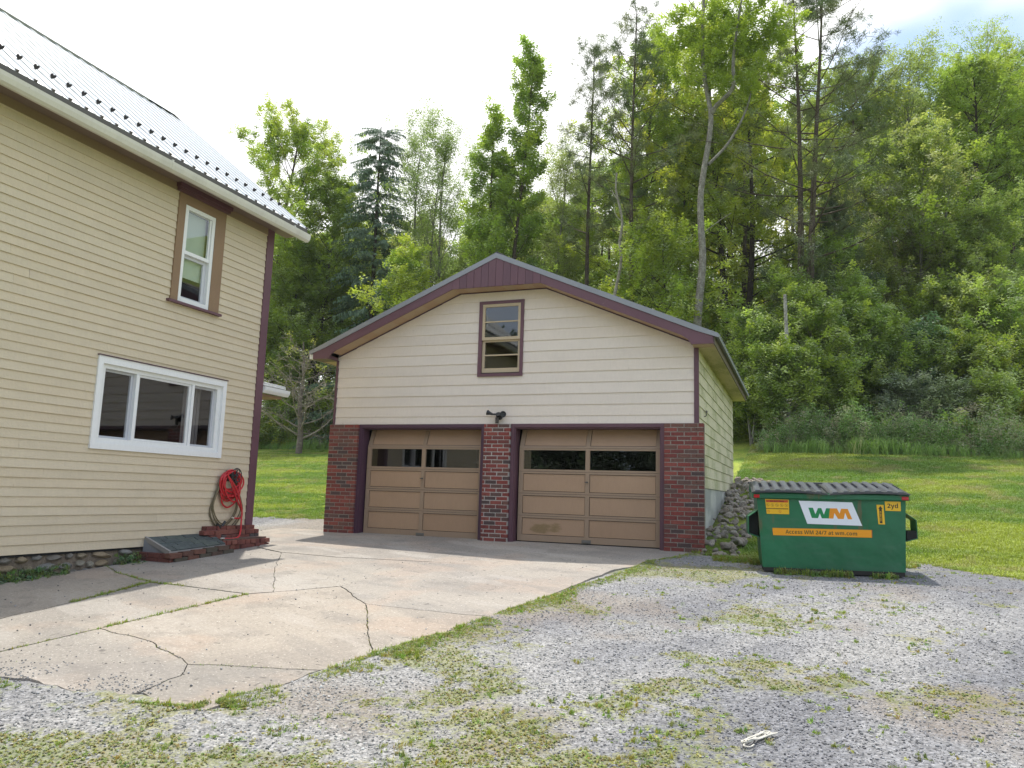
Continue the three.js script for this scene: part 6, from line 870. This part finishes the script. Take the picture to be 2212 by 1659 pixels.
{ // weeds in the cracks, along the apron, in the gravel, at the stone foundation
  const r = rng(308), list = [], lv = [], gr = (x, y, z, s, c) => list.push([x, y + 0.008, z, 0, r() * 6.28, 0, s, s * 0.85, s, ...c.map((q) => q * rr(r, 0.75, 1.2))]), lf = (x, y, z, s, c) => lv.push([x, y + 0.01, z, rr(r, -0.3, 0.3), r() * 6.28, rr(r, -0.3, 0.3), s, s, s, ...c.map((q) => q * rr(r, 0.75, 1.2))]);
  const g1 = [0.24, 0.33, 0.03], g2 = [0.34, 0.36, 0.06], g3 = [0.15, 0.23, 0.03], y0 = (z) => -0.06 * Math.max(0, z);
  const full = { A0A1: 0.5, A1A2: 1, B0C1: 1, C0C1: 0.9, C1C2: 0.9, E3E4: 0.8, E2E25: 0.2, E25E3: 0.25, F2F3: 0.25, C2A2: 0.1, A2C2: 0.12, E0E1: 0.3, E1E2: 0.35, E25J1: 0.15, G1G2: 0.12, H1H2: 0.25, H2I2: 0.25, I2I3: 0.2, C0V0: 0.6, D1D2: 0.1, A1H1: 0.15, F1G1: 0.1 };
  for (const { k, l } of CRACKS) { const d = full[k] || 0.04; for (let i = 0; i < l.length - 1; i++) { const n = d * 11 * (0.3 + 1.4 * vnoise(l[i][0] * 3, l[i][1] * 3, 7)); for (let q = 0; q < n; q++) { const t = r(), x = lerp(l[i][0], l[i + 1][0], t) + gauss(r) * 0.012 * (1 + d), z = lerp(l[i][1], l[i + 1][1], t) + gauss(r) * 0.012 * (1 + d); (r() < 0.7 ? gr : lf)(x, y0(z) - 0.02, z, rr(r, 0.35, 0.75) * (0.6 + 0.5 * d), r() < 0.5 ? g1 : g2); } } }
  for (let i = 0; i < 17000; i++) { const u = Math.pow(r(), 0.8), z = lerp(0.35, 8.3, u), x = slabRight(z) + Math.abs(gauss(r)) * (0.10 + 0.18 * vnoise(z * 1.6, 2, 8)) - 0.02, m = vnoise(x * 3, z * 3, 11); if (m < 0.12 + 0.2 * u) continue; const s = rr(r, 0.22, 0.5); (r() < 0.5 ? gr : lf)(x, y0(z) - 0.006, z, s * (r() < 0.06 ? 1.7 : 1), r() < 0.4 ? g1 : r() < 0.75 ? g2 : g3); }
  for (let i = 0; i < 600; i++) { const a = Math.abs(gauss(r)), x = -3.45 + gauss(r) * 0.3, z = 8.33 + a * 0.12 - (x + 3.45) * 0.1; (r() < 0.5 ? gr : lf)(x, y0(z) - 0.015, z, rr(r, 0.4, 0.9), r() < 0.6 ? g1 : g3); }
  for (let i = 0; i < 14000; i++) { const D = 2.4 + 11 * Math.pow(r(), 1.1), a = rr(r, -0.98, 0.36), x = CAM.x + Math.sin(a) * D, z = CAM.z - Math.cos(a) * D; if (z < gravelEdge(x) || onSlab(x, z, 0.05) || x < -5) continue; const m = mossAt(x, z), p = vnoise(x * 2.6, z * 2.6, 14); if (r() > 0.1 * m + 0.9 * Math.pow(p, 5) * 1.5 + 0.03) continue; const n = 1 + (r() * 6) | 0, c = r() < 0.4 ? g1 : r() < 0.7 ? g2 : g3; for (let k = 0; k < n; k++) (r() < 0.45 ? gr : lf)(x + gauss(r) * 0.04, y0(z) - 0.02, z + gauss(r) * 0.04, rr(r, 0.2, 0.55), c); }
  for (let i = 0, n = 0; i < 120000 && n < 17000; i++) { const D = 2.3 + 9 * Math.pow(r(), 1.4), a = rr(r, -1.0, 0.4), x = CAM.x + Math.sin(a) * D, z = CAM.z - Math.cos(a) * D; if (z < gravelEdge(x) || onSlab(x, z, 0.03) || x < -6) continue; const m = mossAt(x, z), g = 0.6 * vnoise(x * 17, z * 17, 9) + 0.4 * vnoise(x * 6, z * 6, 19); if (g < 0.9 - 0.6 * m || m < 0.06) continue; n++; const c = [[0.25, 0.275, 0.035], [0.30, 0.30, 0.045], [0.22, 0.26, 0.035], [0.27, 0.25, 0.06]][(r() * 3.4) | 0], sz = rr(r, 0.1, 0.21); lf(x, y0(z) - 0.012 + lip(x, z), z, sz, c); }
  for (let i = 0; i < 2600; i++) { const x = rr(r, -0.1, 2.9), z = gravelEdge(x) + Math.abs(gauss(r)) * 0.3; gr(x, y0(z) - 0.02, z, rr(r, 0.5, 1.1), r() < 0.5 ? g1 : g2); }
  for (let i = 0; i < 260; i++) { const u = r(), x = 0.99 + 1.62 * u, z = 1.56 - 0.16 * u + Math.abs(gauss(r)) * 0.1; if (vnoise(u * 7, 1, 4) > 0.45) (r() < 0.7 ? gr : lf)(x, y0(z) - 0.02, z, rr(r, 0.6, 1.6), r() < 0.5 ? g1 : g3); }
  for (let i = 0; i < 700; i++) { const lz = rr(r, 2.2, 6.5), lx = 0.06 + Math.abs(gauss(r)) * 0.16; if (vnoise(lz * 2.6, 3, 5) < 0.5) continue; (r() < 0.4 ? gr : lf)(HX + lx - 0.0096 * lz, y0(HZ + lz) + 0.0 + 0.1 * r() * (lx < 0.15 ? 1 : 0), HZ + lz, rr(r, 0.4, 1.0), r() < 0.5 ? g3 : [0.12, 0.22, 0.07]); }
  const a = copies('crack_grass', tuftC, grassMat, list); a.userData.label = 'grass tufts in the concrete cracks and along the gravel edge'; const b = copies('ground_weeds', rosette, grassMat, lv); b.userData.label = 'small leafy weeds dotted over the gravel and cracks'; TOTAL += list.length + lv.length;
}
{ // loose stones of the drive
  const r = rng(309), list = [], gs = rock(91, 1.4, 0);
  for (let i = 0; i < 115000; i++) { const D = 2.3 * Math.pow(7.4, Math.pow(r(), 0.85)), a = rr(r, -1.02, 0.42), x = CAM.x + Math.sin(a) * D, z = CAM.z - Math.cos(a) * D; if (z < gravelEdge(x) + 0.05 || onSlab(x, z, 0.02 - 0.1 * r() * r()) || x < -8.9) continue; const m = mossAt(x, z); if (r() < m * 0.7 * vnoise(x * 17, z * 17, 9) * 1.7) continue; const dk = sstep(0.40, 0.64, bigAt(x, z)), s = (0.0034 + 0.009 * Math.pow(r(), 3.6)) * (0.8 + D * 0.03), v = (0.12 + 0.25 * Math.pow(r(), 2.2)) * lerp(1.25, 0.88, dk), w = r(); list.push([x, -0.06 * Math.max(0, z) - 0.009 + lip(x, z) + 0.012 * (fbm(x * 1.3, z * 1.3, 3, 15) - 0.5) + s * 0.25 + 0.002, z, rr(r, -0.4, 0.4), r() * 6.28, rr(r, -0.4, 0.4), s * rr(r, 0.8, 1.5), s * rr(r, 0.45, 0.9), s * rr(r, 0.8, 1.3), v * (0.95 + 0.06 * w), v * 0.985, v * lerp(0.95, 1.05, dk)]); }
  for (let i = 0; i < 2600; i++) { const x = rr(r, -6.2, -0.8), z = i < 300 ? rr(r, 1.2, 8) : 8.3 - Math.abs(gauss(r)) * 0.45; if (i > 300 && vnoise(x * 3, z * 3, 6) < 0.4) continue; if (!onSlab(x, z, -0.1)) continue; const s = i < 300 ? rr(r, 0.003, 0.011) : rr(r, 0.003, 0.009), v = i < 300 ? rr(r, 0.05, 0.4) : rr(r, 0.1, 0.3); list.push([x, -0.06 * z + 0.011 + s * 0.4, z, 0, r() * 6, 0, s * 1.3, s * 0.8, s, v, v, v]); }
  for (const { k, l } of CRACKS) for (let i = 0; i < l.length - 1; i++) { if (hash2(i, k.length * 7 + k.charCodeAt(0), 5) < 0.35) continue; for (let q = 0; q < 4; q++) { const t = r(), x = lerp(l[i][0], l[i + 1][0], t) + gauss(r) * 0.014, z = lerp(l[i][1], l[i + 1][1], t) + gauss(r) * 0.014, s = rr(r, 0.0025, 0.007), v = rr(r, 0.09, 0.3); list.push([x, -0.06 * Math.max(0, z) + (Math.abs(gauss(r)) < 0.3 ? 0.012 : 0.004), z, 0, r() * 6, 0, s * 1.5, s, s * 1.2, v, v * 0.93, v * 0.84]); } }
  const o = copies('gravel', gs, mat(1, 1, 1, { roughness: 0.85 }), list); o.userData.label = 'loose grey stones of the drive'; TOTAL += list.length;
}
console.log('copies', TOTAL);
renderer.render(scene, camera);
